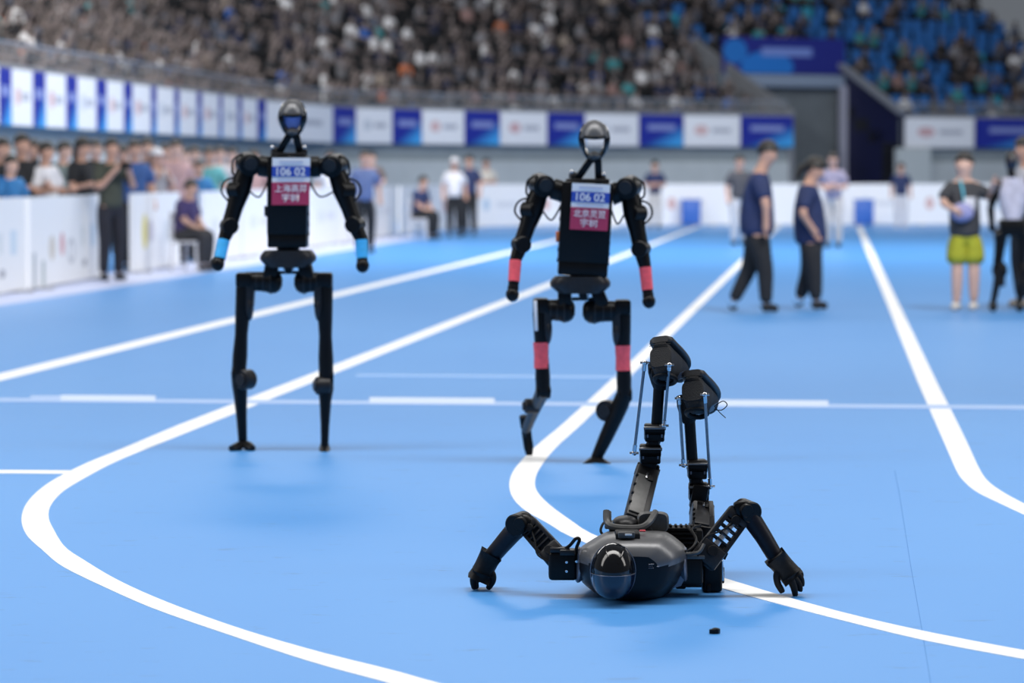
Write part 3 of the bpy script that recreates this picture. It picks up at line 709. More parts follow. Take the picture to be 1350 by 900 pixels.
# ------------------------------------------------------------------ standing tall robots
def tall_robot(label, Y, J, tape, line1, line2, base_px, face=None):
    u = Y / FPX
    b0 = G(*base_px)
    t = thing('tall_robot', label, 'robot', (b0.x, b0.y, 0))
    Q = lambda k, dy=0.0: P(J[k][0], J[k][1], Y + (J[k][2] if len(J[k]) > 2 else 0) + dy)
    up = Vector((0, 0, 1))
    # head: dome on an open oval ring
    hx, hy0, hy1, hw = J['head']; cy = (hy0 + hy1) / 2; hh = (hy1 - hy0) / 2
    hc = P(hx, cy, Y - .02)
    mb = MB()
    ringp = []
    for k in range(41):
        a = math.radians(-52 + 284 * k / 40)          # open at the top where the dome sits
        sx = math.cos(math.radians(90) - 0) ; ang = math.radians(128) + math.radians(284) * k / 40
        taper = 1.0 - .28 * max(0, -math.sin(ang))
        ringp.append(hc + Vector((math.cos(ang) * hw * .90 * u * taper, .01, math.sin(ang) * hh * .93 * u)))
    mb.sweep(ringp, 3.5 * u, 10, up=Vector((0, 1, 0)), flat=1.0)
    for s_ in (-1, 1):
        mb.bar(hc + Vector((s_ * hw * .84 * u, .02, hh * .45 * u)), hc + Vector((s_ * hw * .70 * u, .02, -hh * .55 * u)), 5 * u, .07, bevel=.008)
    head = mb.build('head', M['gloss'], t)
    mb = MB(); mb.ell(hc + Vector((0, .02, hh * .12 * u)), (hw * 1.01 * u, .088, hh * .88 * u), n=28, m=14, zlo=.03, zhi=1.0); mb.build('dome', M['satin'], head)
    mb = MB(); mb.ell(hc + Vector((0, -.045, hh * .17 * u)), (hw * .80 * u, .025, 3.4 * u), n=16, m=8); mb.build('camera_bar', M['black'], head)
    mb = MB(); mb.ell(hc + Vector((0, -.01, -hh * .72 * u)), (hw * .42 * u, .04, hh * .22 * u), n=18, m=10); mb.build('chin_sensor', M['grey'], head)
    if face:
        mb = MB(); mb.ell(hc + Vector((0, .02, 0)), (hw * .76 * u, .012, hh * .70 * u), n=28, m=14); mb.build('face_plate', face, head)
    # neck struts
    tl, tr, bl, br = [P(x, y, Y) for x, y in J['torso']]
    topc = (tl + tr) / 2; w = (tr - tl).length; rt = (tr - tl).normalized(); dn = ((bl + br) / 2 - topc)
    upl = -dn.normalized()
    for s_ in (-1, 1):
        a = hc + Vector((s_ * 5 * u, .01, -hh * .93 * u)); c = topc + rt * s_ * 15 * u + Vector((0, .02, .005))
        mb = MB(); mb.bar(a, c, 9.5 * u, .045, bevel=.008, ext=.006); mb.build('neck_strut', M['black'], t)
    mb = MB(); mb.box(topc + Vector((0, .02, .006)), (w * .86, .13, 7 * u), None, .008)
    for s_ in (-1, 1): mb.cyl(topc + rt * s_ * 19 * u + Vector((0, .02, .02)), (1, .2, 0), 7.5 * u, 9 * u, 16)
    mb.build('collar_plate', M['dark'], t)
    for s_ in (-1, 1):
        mb = MB(); mb.ell(topc + rt * s_ * 21 * u + Vector((0, -.02, .045)), (3.2 * u,) * 3, n=10, m=8); mb.build('collar_bolt', M['chrome'], t)
    # torso: chest box over a lower box
    nrm = rt.cross(upl)
    D = .20
    def tor(f0, f1, wf, d, m, name, bev=.02):
        a = topc + dn * f0; c = topc + dn * f1
        mb = MB(); mb.bar(a, c, w * wf, d, up=Vector((0, 1, 0)), bevel=bev); return mb.build(name, m, t)
    chest = tor(0, .86, 1.0, D, M['black'], 'torso', .012)
    tor(.84, 1.0, .97, D * .95, M['black'], 'abdomen', .008)
    mb = MB()
    for s_ in (-1, 1):
        for k in range(6): mb.cyl(topc + dn * (.3 + .11 * k) + rt * s_ * w * .485, (1, 0, 0), 3.0 * u, 4 * u, 10)
    mb.build('side_connector', M['matte'], chest)
    mb = MB(); mb.box(topc + dn * .60 - rt * w * .53 + Vector((0, -.06, 0)), (4.5 * u, .04, 14 * u), None, .004); mb.build('side_plug', M['orange'] if tape is M['redtape'] else M['dark'], chest)
    # waist and hips
    wc = (bl + br) / 2; hb = Q('hips')
    mb = MB(); mb.cyl(wc.lerp(hb, .4), up, 15 * u, (wc - hb).length * 1.3, 20); mb.build('waist', M['black'], t)
    hwid = J['hips'][3]
    mb = MB(); mb.rings([[hb + Vector((math.copysign(abs(math.cos(a)) ** .6, math.cos(a)) * hwid * k_ * u, math.copysign(abs(math.sin(a)) ** .7, math.sin(a)) * .12, zz * u)) for a in [2 * math.pi * q / 28 for q in range(28)]] for zz, k_ in ((-11, .72), (-8, .82), (-2, .99), (3, 1.0), (8, .93), (11, .84))])
    mb.build('hip_block', M['dark'], t)
    pc = Q('crotch')
    mb = MB()
    for s_ in (-1, 1): mb.bar(hb + Vector((s_ * 21 * u, 0, -.02)), pc + Vector((s_ * 25 * u, 0, -.03)), 18 * u, .10, bevel=.012)
    mb.bar(hb, pc, 11 * u, .08, bevel=.01); mb.box(pc + Vector((0, 0, .004)), (32 * u, .07, 4 * u), None, .004)
    mb.build('hip_yoke', M['black'], t)
    mb = MB()
    for s_ in (-1, 1): mb.bar(pc + Vector((s_ * 8 * u, -.03, .05)), pc + Vector((s_ * 3.5 * u, -.03, -.006)), 2.4 * u, .01, bevel=.002)
    mb.build('link_rod', M['chrome'], t)
    # legs
    for s_, k in ((-1, 'l'), (1, 'r')):
        h0, h1 = Q('hipin_' + k), Q('hipout_' + k)
        rr = J['hiprad']
        mb = MB(); ax = h1 - h0
        mb.lathe((h0 + h1) / 2, ax, [(-ax.length * .5, rr * .38 * u), (-ax.length * .5 + .010, rr * .72 * u), (-ax.length * .5 + .03, rr * .94 * u), (-ax.length * .5 + .055, rr * 1.02 * u), (-ax.length * .22, rr * 1.0 * u), (-ax.length * .08, rr * .86 * u), (ax.length * .35, rr * .80 * u), (ax.length * .5, rr * .70 * u)], 26)
        hd = mb.build('hip_motor', M['black'], t)
        mb = MB()
        for f_ in (.27, .45, .62): mb.cyl(h0.lerp(h1, f_), ax, rr * (1.04 if f_ < .3 else .90 if f_ < .5 else .84) * u, .008, 24)
        mb.build('cooling_ring', M['dark'], hd)
        th0, kn = Q('thigh_' + k), Q('knee_' + k)
        mb = MB()
        mb.sweep([th0 + Vector((0, 0, .06)), th0, th0.lerp(kn, .3), th0.lerp(kn, .55), th0.lerp(kn, .8), kn], [9 * u, 11 * u, 10 * u, 8.6 * u, 10 * u, 9.5 * u], 18, flat=1.25, up=Vector((0, 1, 0)))
        mb.box(th0 + Vector((0, 0, .035)), (21 * u, .11, 20 * u), None, .014)
        thg = mb.build('thigh', M['black'], t)
        mb = MB(); a = th0.lerp(kn, .06); mb.rings([[p + Vector((-s_ * wx * u * 1.0, yy, 0)) for (wx, yy) in ((4, -.055), (14, -.04), (14, .05), (4, .06))] for p in (a + Vector((0, 0, .05)), a, th0.lerp(kn, .22))] ); mb.ell(th0.lerp(kn, .22) + Vector((-s_ * 8 * u, 0, 0)), (6.5 * u, .055, 20 * u), n=16, m=10); mb.build('thigh_motor', M['dark'], thg)
        if tape is M['redtape']:
            a, c = Q('tape_' + k + '0'), Q('tape_' + k + '1')
            mb = MB(); mb.sweep([a, a.lerp(c, .5), c], [10.6 * u, 9.6 * u, 10.2 * u], 18, flat=1.3, up=Vector((0, 1, 0))); mb.build('leg_tape', tape, thg)
        an = Q('ankle_' + k); bend = Q('shinmid_' + k)
        mb = MB(); mb.sweep([kn + (kn - bend).normalized() * .01, kn.lerp(bend, .5), bend, bend.lerp(an, .5), an], [x * u for x in J['shinr_' + k]], 16, flat=1.1, up=Vector((0, 1, 0)))
        sn = mb.build('shin', M['grey'] if J.get('greyshin') == k else M['black'], t)
        kd = Q('kneedisc_' + k)
        mb = MB(); mb.cyl(kd, J['kneeaxis_' + k], J['kneedisc_' + k][3] * u, .07, 24); mb.cyl(kd - Vector(J['kneeaxis_' + k]).normalized() * .04, J['kneeaxis_' + k], J['kneedisc_' + k][3] * .6 * u, .012, 20); mb.build('knee_motor', M['dark'], t)
        mb = MB(); mb.cyl(kn, (1, .1, 0), 9.5 * u, 19 * u, 18); mb.build('knee', M['black'], t)
        mb = MB()
        for pts, wd in J['foot_' + k]:
            pp = [P(x, y, Y + dy) for x, y, dy in pts]; mb.sweep(pp, [wd * u * f_ for f_ in ([1.1] + [1.35] * (len(pp) - 2) + [.9])], 12, flat=.8)
        mb.build('foot', M['black'], t)
    # arms
    for s_, k in ((-1, 'l'), (1, 'r')):
        s0 = topc + rt * s_ * w * .46 + dn * .12; s1 = Q('shoulder_' + k)
        mb = MB(); mb.sweep([s0, s0.lerp(s1, .45), s1], [15 * u, 10.5 * u, 13 * u], 18); mb.cyl(s0.lerp(s1, .3), s1 - s0, 14 * u, .05, 20); mb.build('shoulder_link', M['black'], t)
        mb = MB(); mb.cyl(s1, (.25 * s_, 1, .1), 15 * u, .13, 24); mb.ell(s1, (15.5 * u, .075, 14 * u), n=18, m=10); sm = mb.build('shoulder_motor', M['black'], t)
        mb = MB(); mb.cyl(s1 - Vector((.02 * s_, .07, 0)), (.25 * s_, 1, .1), 9 * u, .012, 20); mb.build('motor_cap', M['dark'], sm)
        el, hn = Q('elbow_' + k), Q('hand_' + k); wr0, wr1 = Q('band_' + k + '0'), Q('band_' + k + '1')
        m1 = s1.lerp(el, .42)
        mb = MB(); mb.sweep([s1, s1.lerp(el, .22), m1, s1.lerp(el, .7), el], [11 * u, 13 * u, 14 * u, 11 * u, 10.5 * u], 18); mb.cyl(m1 + Vector((s_ * 5 * u, -.02, 0)), (s_, .6, 0), 11 * u, 18 * u, 18); ua = mb.build('upper_arm', M['black'], t)
        mb = MB()
        mb.sweep(smooth_path([s1 + Vector((s_ * 6 * u, -.03, 13 * u)), s1 + Vector((s_ * 18 * u, -.04, 6 * u)), s1 + Vector((s_ * 20 * u, -.04, -10 * u)), s1.lerp(el, .2) + Vector((s_ * 10 * u, -.03, 0))], 6), 1.5 * u, 6)
        mb.sweep(smooth_path([s1.lerp(el, .2) + Vector((s_ * 9 * u, -.03, 0)), s1.lerp(el, .3) + Vector((s_ * 22 * u, -.03, 2 * u)), s1.lerp(el, .45) + Vector((s_ * 23 * u, -.03, 0)), s1.lerp(el, .6) + Vector((s_ * 10 * u, -.03, 0))], 6), 1.5 * u, 6)
        mb.sweep(smooth_path([s0 + dn * .1, s0.lerp(el, .25) + dn * .16, s1.lerp(el, .4) + Vector((-s_ * 13 * u, 0, -4 * u))], 6), 1.3 * u, 6)
        mb.build('arm_cable', M['matte'], ua)
        mb = MB(); mb.cyl(el, (.3 * s_, 1, 0), 11 * u, .09, 20); mb.build('elbow', M['black'], t)
        mb = MB(); mb.sweep([el, el.lerp(wr0, .5), wr0, wr1, hn], [10 * u, 9.4 * u, 8 * u, 7.2 * u, 6.6 * u], 16); fa = mb.build('forearm', M['black'], t)
        mb = MB(); mb.sweep([wr0, wr0.lerp(wr1, .5), wr1], [8.3 * u, 7.9 * u, 7.7 * u], 18); mb.build('wrist_tape', tape, fa)
        mb = MB(); mb.ell(hn, (8.8 * u, 8.6 * u, 9.6 * u), n=18, m=12); mb.cyl(hn.lerp(wr1, .5), wr1 - hn, 7.4 * u, .02, 16); mb.build('ball_hand', M['black'], t)
    if tape is M['redtape']:
        mb = MB(); mb.bar(P(705.5, 396, Y - .07), P(707, 436, Y - .07), 4.5 * u, .03, bevel=.004); mb.build('hip_strip', M['white'], t)
    # race bib on the chest
    x0, y0, x1, y1 = J['bib']; Yb = Y - D / 2 - .006
    ub = Yb / FPX
    A, B_, C_, D_ = P(x0, y0, Yb), P(x1, y0 + J['bibtilt'], Yb), P(x1 - J['bibskew'], y1 + J['bibtilt'], Yb), P(x0 - J['bibskew'], y1, Yb)
    r_ = (B_ - A).normalized(); u_ = (A - D_).normalized(); W = (B_ - A).length; H = (A - D_).length
    def bibq(name, f0, f1, m, off, par):
        mb = MB(); o_ = Vector((0, -off, 0))
        q = [A + (D_ - A) * f0, B_ + (C_ - B_) * f0, B_ + (C_ - B_) * f1, A + (D_ - A) * f1]
        mb.prism([p + o_ for p in q], (0, .004, 0)); return mb.build(name, m, par, smooth=False)
    bib = bibq('race_bib', 0, 1, M['white'], .000, t)
    bibq('blue_band', .18, .40, M['bluepaper'], .002, bib); bibq('red_band', .52, 1.0, M['redpaper'], .002, bib)
    ctr = lambda f: (A + B_) / 2 + ((D_ + C_) / 2 - (A + B_) / 2) * f + Vector((0, -.0045, 0))
    mb = MB(); c0 = ctr(.09); mb.box(c0, (W * .62, .001, H * .05), (r_, Vector((0, 1, 0)), u_), 0); mb.box(ctr(.46), (W * .7, .001, H * .035), (r_, Vector((0, 1, 0)), u_), 0); fp = mb.build('fine_print', M['fineprint'], bib, smooth=False); fp['kind'] = 'stuff'
    text_mesh('bib_number', '106 02', M['white'], bib, ctr(.29), r_, u_, H * .175, W * .76)
    text_mesh('bib_lettering', line1, M['white'], bib, ctr(.645), r_, u_, H * .17, W * .84)
    text_mesh('bib_lettering', line2, M['white'], bib, ctr(.845), r_, u_, H * .17, W * .46)
    return t
ax1 = (.9, .45, .1)
tall_robot('tall black robot jogging with cyan wristbands and race bib', 16.35, {
    'head': (385.5, 131, 181, 17.5), 'torso': [(354, 206), (407, 206), (355, 326), (405, 326)], 'hips': (380, 341, 0, 37), 'crotch': (381, 360), 'hiprad': 15.5,
    'hipin_l': (372, 372), 'hipout_l': (318, 370), 'hipin_r': (388, 372), 'hipout_r': (436, 371),
    'thigh_l': (322, 378), 'knee_l': (315, 492), 'thigh_r': (428, 378), 'knee_r': (430, 497),
    'shinmid_l': (317, 522, .02), 'ankle_l': (320, 582, .05), 'shinr_l': (10.5, 10.5, 9, 7, 6.0), 'shinmid_r': (429, 528, 0), 'ankle_r': (428, 590, 0), 'shinr_r': (9.5, 10.5, 8, 6, 5.0),
    'kneedisc_l': (324, 500, -.02, 13.5), 'kneeaxis_l': (.75, 1, 0), 'kneedisc_r': (425, 508, -.02, 12), 'kneeaxis_r': (1, .35, 0),
    'foot_l': [([(320, 584, .05), (313, 589, .0), (305, 591, -.04)], 5.6), ([(321, 584, .05), (328, 588, .0), (333, 591, -.03)], 5.6)],
    'foot_r': [([(428, 586, .05), (428, 592, .0), (428, 598, -.08)], 5.6)],
    'shoulder_l': (327, 216), 'elbow_l': (302, 298, -.03), 'hand_l': (287, 348, -.08), 'shoulder_r': (441, 218), 'elbow_r': (468, 296, -.03), 'hand_r': (478, 350, -.06),
    'band_l0': (295, 316, -.05), 'band_l1': (290, 340, -.07), 'band_r0': (476, 316, -.04), 'band_r1': (477.5, 340, -.05),
    'bib': (359, 208, 409, 270), 'bibtilt': 0, 'bibskew': 1.0}, M['cyantape'], '上海高羿', '宇树', (380, 596), M['faceblue'])
tall_robot('tall black robot mid-stride with coral red leg bands and race bib', 15.65, {
    'head': (783.5, 158, 213, 19.5), 'torso': [(741, 238), (808, 243), (736, 361), (799, 365)], 'hips': (765, 375, 0, 40), 'crotch': (770, 395), 'hiprad': 16.5,
    'hipin_l': (758, 409), 'hipout_l': (706, 408), 'hipin_r': (768, 410), 'hipout_r': (828, 410),
    'thigh_l': (713, 412), 'knee_l': (716, 516), 'thigh_r': (821, 414), 'knee_r': (823, 520),
    'tape_l0': (713.2, 451), 'tape_l1': (714, 485), 'tape_r0': (821, 455), 'tape_r1': (821.5, 488),
    'shinmid_l': (706, 536, .12), 'ankle_l': (694, 566, .28), 'shinr_l': (10.5, 9, 8.5, 7, 6.5), 'shinmid_r': (812, 548, .02), 'ankle_r': (786, 604, .05), 'shinr_r': (10.5, 11.5, 10.5, 9.5, 7.5), 'greyshin': 'l',
    'kneedisc_l': (701, 535, .10, 10), 'kneeaxis_l': (1, .2, 0), 'kneedisc_r': (801, 541, .05, 14), 'kneeaxis_r': (.45, 1, 0),
    'foot_l': [([(693, 552, .28), (694, 570, .30), (697, 590, .30), (698, 600, .30)], 5.0), ([(690, 548, .26), (693, 562, .28), (697, 575, .28)], 5.5)],
    'foot_r': [([(786, 604, .05), (778, 611, .0), (771, 614, -.04)], 6), ([(786, 604, .05), (794, 611, .0), (804, 615, -.05)], 6)],
    'shoulder_l': (714, 244), 'elbow_l': (687, 322, -.03), 'hand_l': (675.5, 388, -.08), 'shoulder_r': (829, 247), 'elbow_r': (845, 328, -.03), 'hand_r': (855.5, 397, -.06),
    'band_l0': (679.5, 343, -.05), 'band_l1': (677.5, 371, -.07), 'band_r0': (850.5, 352, -.04), 'band_r1': (853.5, 382, -.05),
    'bib': (754.5, 241, 804.5, 302), 'bibtilt': 2.5, 'bibskew': 3.5}, M['redtape'], '北京灵翌', '宇树', (787, 612))

# ------------------------------------------------------------------ people
PAL = {}
def cloth(name, col):
    if name not in PAL: PAL[name] = mat(name, col, .85, var=.15, scale=14, bump=.1)
    return PAL[name]
NAVY = cloth('navy_cotton', (.018, .030, .095)); BLACK = cloth('black_cotton', (.010, .011, .014)); WHITE = cloth('white_cotton', (.62, .62, .66))
def person(label, J, face, shirt, pants, name='person', group=None, skinm=None, sleeve='short', shorts=False, shoes=None, hair='short', cap=None, hts=1.0, fat=1.0, extras=None, fingers=True):
    """J: world joints head,neck,chest,pelvis,sh/el/ha/hip/kn/an/toe with l and r. One skinned body; clothing, hair and shoes are its parts."""
    skinm = skinm or M['skin']; k = hts
    face = Vector(face).normalized()
    base = (J['an_l'] + J['an_r']) / 2
    t = thing(name, label, 'person', (base.x, base.y, 0), group)
    names = ['pelvis', 'waist', 'chest', 'neck', 'jaw', 'head', 'crown']
    axis = (J['head'] - J['neck']).normalized()
    J = dict(J); J['waist'] = J['pelvis'].lerp(J['chest'], .5)
    J['jaw'] = J['head'] - axis * .065 * k + face * .018; J['crown'] = J['head'] + axis * .075 * k
    R = {'pelvis': .12, 'waist': .11, 'chest': .125, 'neck': .062, 'jaw': .082, 'head': .102, 'crown': .078, 'sh': .065, 'el': .052, 'wr': .036, 'pm': .046, 'hip': .095, 'kn': .068, 'cf': .064, 'an': .045, 'toe': .03}
    V = [(J[n], R[n] * k) for n in names]; E = [(i, i + 1) for i in range(6)]
    def add(p, r, prev): V.append((p, r * k)); E.append((prev, len(V) - 1)); return len(V) - 1
    for sd in 'lr':
        i = add(J['chest'].lerp(J['sh_' + sd], .85) , R['sh'], 2)
        i = add(J['sh_' + sd].lerp(J['el_' + sd], .5), .046, i); i = add(J['el_' + sd], R['el'], i)
        i = add(J['el_' + sd].lerp(J['ha_' + sd], .35), .038, i)
        i = add(J['ha_' + sd], R['wr'], i); hd = (J['ha_' + sd] - J['el_' + sd]).normalized()
        add(J['ha_' + sd] + hd * .075 * k, R['pm'], i)
        i = add(J['pelvis'].lerp(J['hip_' + sd], .9), R['hip'], 0)
        i = add(J['hip_' + sd].lerp(J['kn_' + sd], .5), .07, i); i = add(J['kn_' + sd], R['kn'], i)
        i = add(J['kn_' + sd].lerp(J['an_' + sd], .35), R['cf'], i); i = add(J['an_' + sd], R['an'], i)
    side = axis.cross(face).normalized()
    hc = J['head']
    def post(p):
        q = p - hc; fx, sx, zx = q.dot(face), q.dot(side), q.dot(axis)
        if abs(zx) < .15 * k and q.length < .16 * k:
            p = p + face * (.026 * k * math.exp(-((sx / .018) ** 2 + ((zx + .02) / .024) ** 2)) if fx > 0 else 0)
            if fx > 0: p = p - face * (.010 * k * (math.exp(-(((abs(sx) - .033) / .016) ** 2 + ((zx - .012) / .014) ** 2))))
            p = p + side * math.copysign(.016 * k * math.exp(-((fx / .022) ** 2 + (zx / .03) ** 2)), sx) if abs(sx) > .05 * k else p
        return p
    body = skin('body', V, E, skinm, t, root=0, sub=2, post=post)
    if fingers:
        for sd in 'lr':
            hd = (J['ha_' + sd] - J['el_' + sd]).normalized(); x, y, z = frame(hd, face)
            for q in range(5):
                o_ = x * (.024 - .016 * q) * k if q < 4 else x * .030 * k
                st = J['ha_' + sd] + hd * (.085 if q < 4 else .045) * k + o_
                ln = (.055, .066, .062, .048, .05)[q] * k
                dv = hd if q < 4 else (hd + x * .8).normalized()
                pts = [(st, .010 * k), (st + dv * ln * .5 - y * .004, .009 * k), (st + dv * ln * .85 + y * .012, .008 * k)]
                skin('finger' if q < 4 else 'thumb', pts, [(0, 1), (1, 2)], skinm, body, sub=1)
    mb = MB()
    for s_ in (-1, 1): mb.ell(hc + face * .080 * k + side * s_ * .031 * k + axis * .012 * k, (.011 * k, .006 * k, .006 * k), (side, face, axis), n=8, m=6)
    mb.build('eye', M['eye'], body)
    mb = MB(); mb.ell(hc + face * .080 * k - axis * .055 * k, (.022 * k, .008 * k, .006 * k), (side, face, axis), n=10, m=6); mb.build('mouth', cloth('lip', (.38, .16, .13)), body)
    # hair cap: shell over the top and back of the skull
    mb = MB()
    hcent = hc - face * .012 * k + axis * .022 * k
    tilt = (axis * .86 - face * .5).normalized(); hx_ = side; hy_ = tilt.cross(hx_).normalized()
    mb.ell(hcent, (.100 * k, .114 * k, .116 * k), (hx_, hy_, tilt), n=18, m=10, zlo=-.12 if hair == 'short' else -.3)
    if hair == 'long': mb.sweep([hc - face * .06 * k + axis * .02, hc - face * .085 * k - axis * .09 * k, hc - face * .09 * k - axis * .2 * k], [.07 * k, .06 * k, .03 * k], 12)
    if hair == 'tail': mb.sweep([hc - face * .09 * k + axis * .02, hc - face * .14 * k - axis * .02 * k, hc - face * .15 * k - axis * .13 * k], [.04 * k, .042 * k, .02 * k], 12)
    mb.build('hair', M['hair'], t)
    if cap:
        mb = MB(); mb.ell(hcent + axis * .015, (.100 * k, .112 * k, .105 * k), (side, face, axis), n=18, m=8, zlo=.02); c = hcent + face * .12 * k + axis * .02 * k
        mb.ell(c, (.075 * k, .075 * k, .010), (side, face, axis), n=16, m=6); mb.build('cap', cap, t)
    # shirt: torso and sleeves
    g = 1.16
    V = [(J['pelvis'] - Vector((0, 0, .11)), .172 * k * fat), (J['pelvis'] + Vector((0, 0, .02)), .178 * k * fat), (J['waist'], .172 * k * fat), (J['chest'], .178 * k * fat), (J['chest'].lerp(J['neck'], .62), .10 * k)]; E = [(0, 1), (1, 2), (2, 3), (3, 4)]
    for sd in 'lr':
        V.append((J['chest'].lerp(J['sh_' + sd], .85), .095 * k)); E.append((3, len(V) - 1))
        V.append((J['sh_' + sd].lerp(J['el_' + sd], .5), .082 * k)); E.append((len(V) - 2, len(V) - 1))
        if sleeve == 'short': V.append((J['sh_' + sd].lerp(J['el_' + sd], .82), .078 * k)); E.append((len(V) - 2, len(V) - 1))
        else:
            V.append((J['el_' + sd], .070 * k)); E.append((len(V) - 2, len(V) - 1)); V.append((J['el_' + sd].lerp(J['ha_' + sd], .92), .052 * k)); E.append((len(V) - 2, len(V) - 1))
    skin('shirt', V, E, shirt, t, root=0, sub=2)
    # trousers or shorts
    V = [(J['pelvis'] + Vector((0, 0, .05)), .155 * k), (J['pelvis'] - Vector((0, 0, .05)), .155 * k)]; E = [(0, 1)]
    for sd in 'lr':
        V.append((J['pelvis'].lerp(J['hip_' + sd], .95) - Vector((0, 0, .02)), .125 * k)); E.append((1, len(V) - 1))
        V.append((J['hip_' + sd].lerp(J['kn_' + sd], .5), (.108 if not shorts else .128) * k)); E.append((len(V) - 2, len(V) - 1))
        if shorts: V.append((J['hip_' + sd].lerp(J['kn_' + sd], .86), .128 * k)); E.append((len(V) - 2, len(V) - 1))
        else:
            V.append((J['kn_' + sd], .092 * k)); E.append((len(V) - 2, len(V) - 1)); V.append((J['kn_' + sd].lerp(J['an_' + sd], .5), .080 * k)); E.append((len(V) - 2, len(V) - 1))
            V.append((J['kn_' + sd].lerp(J['an_' + sd], .97), .066 * k)); E.append((len(V) - 2, len(V) - 1))
    skin('shorts' if shorts else 'trousers', V, E, pants, t, root=0, sub=2)
    for sd in 'lr':
        a, c = J['an_' + sd], J['toe_' + sd]; d = (c - a); d.z = 0
        d = d.normalized() if d.length > 1e-4 else face
        hl = a - d * .045 * k; hl.z = max(a.z - .045, .0) if False else a.z - .05 * k
        V = [(hl + Vector((0, 0, .012)), .046 * k), (a + Vector((0, 0, -.01)), .048 * k), (a.lerp(c, .55), .046 * k), (c, .038 * k)]
        skin('shoe', V, [(0, 1), (1, 2), (2, 3)], shoes or BLACK, t, root=1, sub=2)
    if extras: extras(t, J, face, side, axis, k)
    return t

def stand(px, Yd, h=1.72, yaw=0.0, arms='down', z=0.0, lean=0.0, stride=0.0, py=None):
    """joints of an upright figure; yaw 0 faces the camera, +90 faces image right"""
    X = (px - CXP) / FPX * Yd; o = Vector((X, Yd, z)); a = math.radians(yaw)
    f = Vector((math.sin(a), -math.cos(a), 0)); r = Vector((-math.cos(a), -math.sin(a), 0))   # r: figure's right hand
    k = h / 1.72; up = Vector((0, 0, 1))
    at_ = lambda s, fw, zz: o + r * (s * k) + f * ((fw + lean * zz) * k) + up * (zz * k)
    J = {'head': at_(0, .03, 1.60), 'neck': at_(0, 0, 1.45), 'chest': at_(0, 0, 1.25), 'pelvis': at_(0, 0, .95)}
    for sd, s_ in (('r', 1), ('l', -1)):
        J['sh_' + sd] = at_(.185 * s_, 0, 1.37)
        st = stride * s_
        J['hip_' + sd] = at_(.09 * s_, 0, .88); J['kn_' + sd] = at_(.10 * s_, .03 + st * .5, .50); J['an_' + sd] = at_(.10 * s_, st * .9 - .02, .08); J['toe_' + sd] = at_(.12 * s_, st * .9 + .13, .035)
        if arms == 'down': J['el_' + sd] = at_(.24 * s_, -.03 - st * .3, 1.09); J['ha_' + sd] = at_(.25 * s_, .06 - st * .5, .86)
        elif arms == 'rail': J['el_' + sd] = at_(.25 * s_, .05, 1.10); J['ha_' + sd] = at_(.20 * s_, .27, 1.14)
        elif arms == 'phone': J['el_' + sd] = at_(.23 * s_, .14, 1.12); J['ha_' + sd] = at_(.07 * s_, .30, 1.36)
        elif arms == 'fold': J['el_' + sd] = at_(.25 * s_, .02, 1.10); J['ha_' + sd] = at_(-.06 * s_, .20, 1.10 + .03 * s_)
    return J, f
def sit(px, Yd, h=1.70, yaw=0.0, seat=.45, arms='lap', z=0.0):
    J, f = stand(px, Yd, h, yaw, 'down', z); k = h / 1.72; up = Vector((0, 0, 1)); drop = (.95 * k - seat - .12)
    for q in ('head', 'neck', 'chest', 'pelvis', 'sh_l', 'sh_r'): J[q] = J[q] - up * drop + (f * .10 if q in ('head', 'neck') else f * .05 if q in ('chest', 'sh_l', 'sh_r') else f * 0)
    for sd in 'lr':
        J['hip_' + sd] = J['hip_' + sd] - up * (drop - .03); s0 = J['hip_' + sd]
        J['kn_' + sd] = s0 + f * .40 * k + up * .02; J['an_' + sd] = Vector((J['kn_' + sd].x, J['kn_' + sd].y, z + .08)) - f * .04; J['toe_' + sd] = J['an_' + sd] + f * .15 - up * .045
        J['el_' + sd] = J['sh_' + sd] - up * .26 * k + f * .08; J['ha_' + sd] = J['kn_' + sd].lerp(s0, .3) + up * .09
    return J, f

# walking man in navy tee
def pj(Y, **kw):
    return {k: P(v[0], v[1], Y + (v[2] if len(v) > 2 else 0)) for k, v in kw.items()}
J = pj(32.4, head=(1013, 202), neck=(1004, 222), chest=(997, 246), pelvis=(998, 300), sh_r=(1000, 236, -.19), sh_l=(1000, 235, .19), el_r=(1010, 270, -.26), ha_r=(1010, 296, -.24), el_l=(988, 268, .24), ha_l=(996, 292, .26),
       hip_r=(999, 308, -.09), hip_l=(998, 308, .09), kn_r=(1009, 356, -.09), kn_l=(988, 354, .10), an_r=(1010, 402, -.09), an_l=(966, 398, .10), toe_r=(1027, 408.5, -.09), toe_l=(968, 409, .10))
def lanyard_cap(t, J, face, side, axis, k): pass
person('man in plain navy tee and black trousers walking, tallest of the walking pair', J, (1, -.25, -.18), NAVY, BLACK, name='person', fat=1.1)
def badge(colm):
    def f_(t, J, face, side, axis, k):
        c = J['chest']; d = Vector(face); d.z = 0; d.normalize()
        mb = MB(); mb.sweep(smooth_path([J['neck'] + side * .06 - d * .02, c + d * .125 + side * .05 + Vector((0, 0, .02)), J['waist'] + d * .135 + Vector((0, 0, .06))], 5), .009, 6, flat=.4); mb.box(J['waist'] + d * .142 + Vector((0, 0, .02)), (.085, .012, .12), (side, d, Vector((0, 0, 1))), .003); mb.build('badge', colm, t)
    return f_
PALEB = cloth('pale_blue_card', (.32, .48, .80))
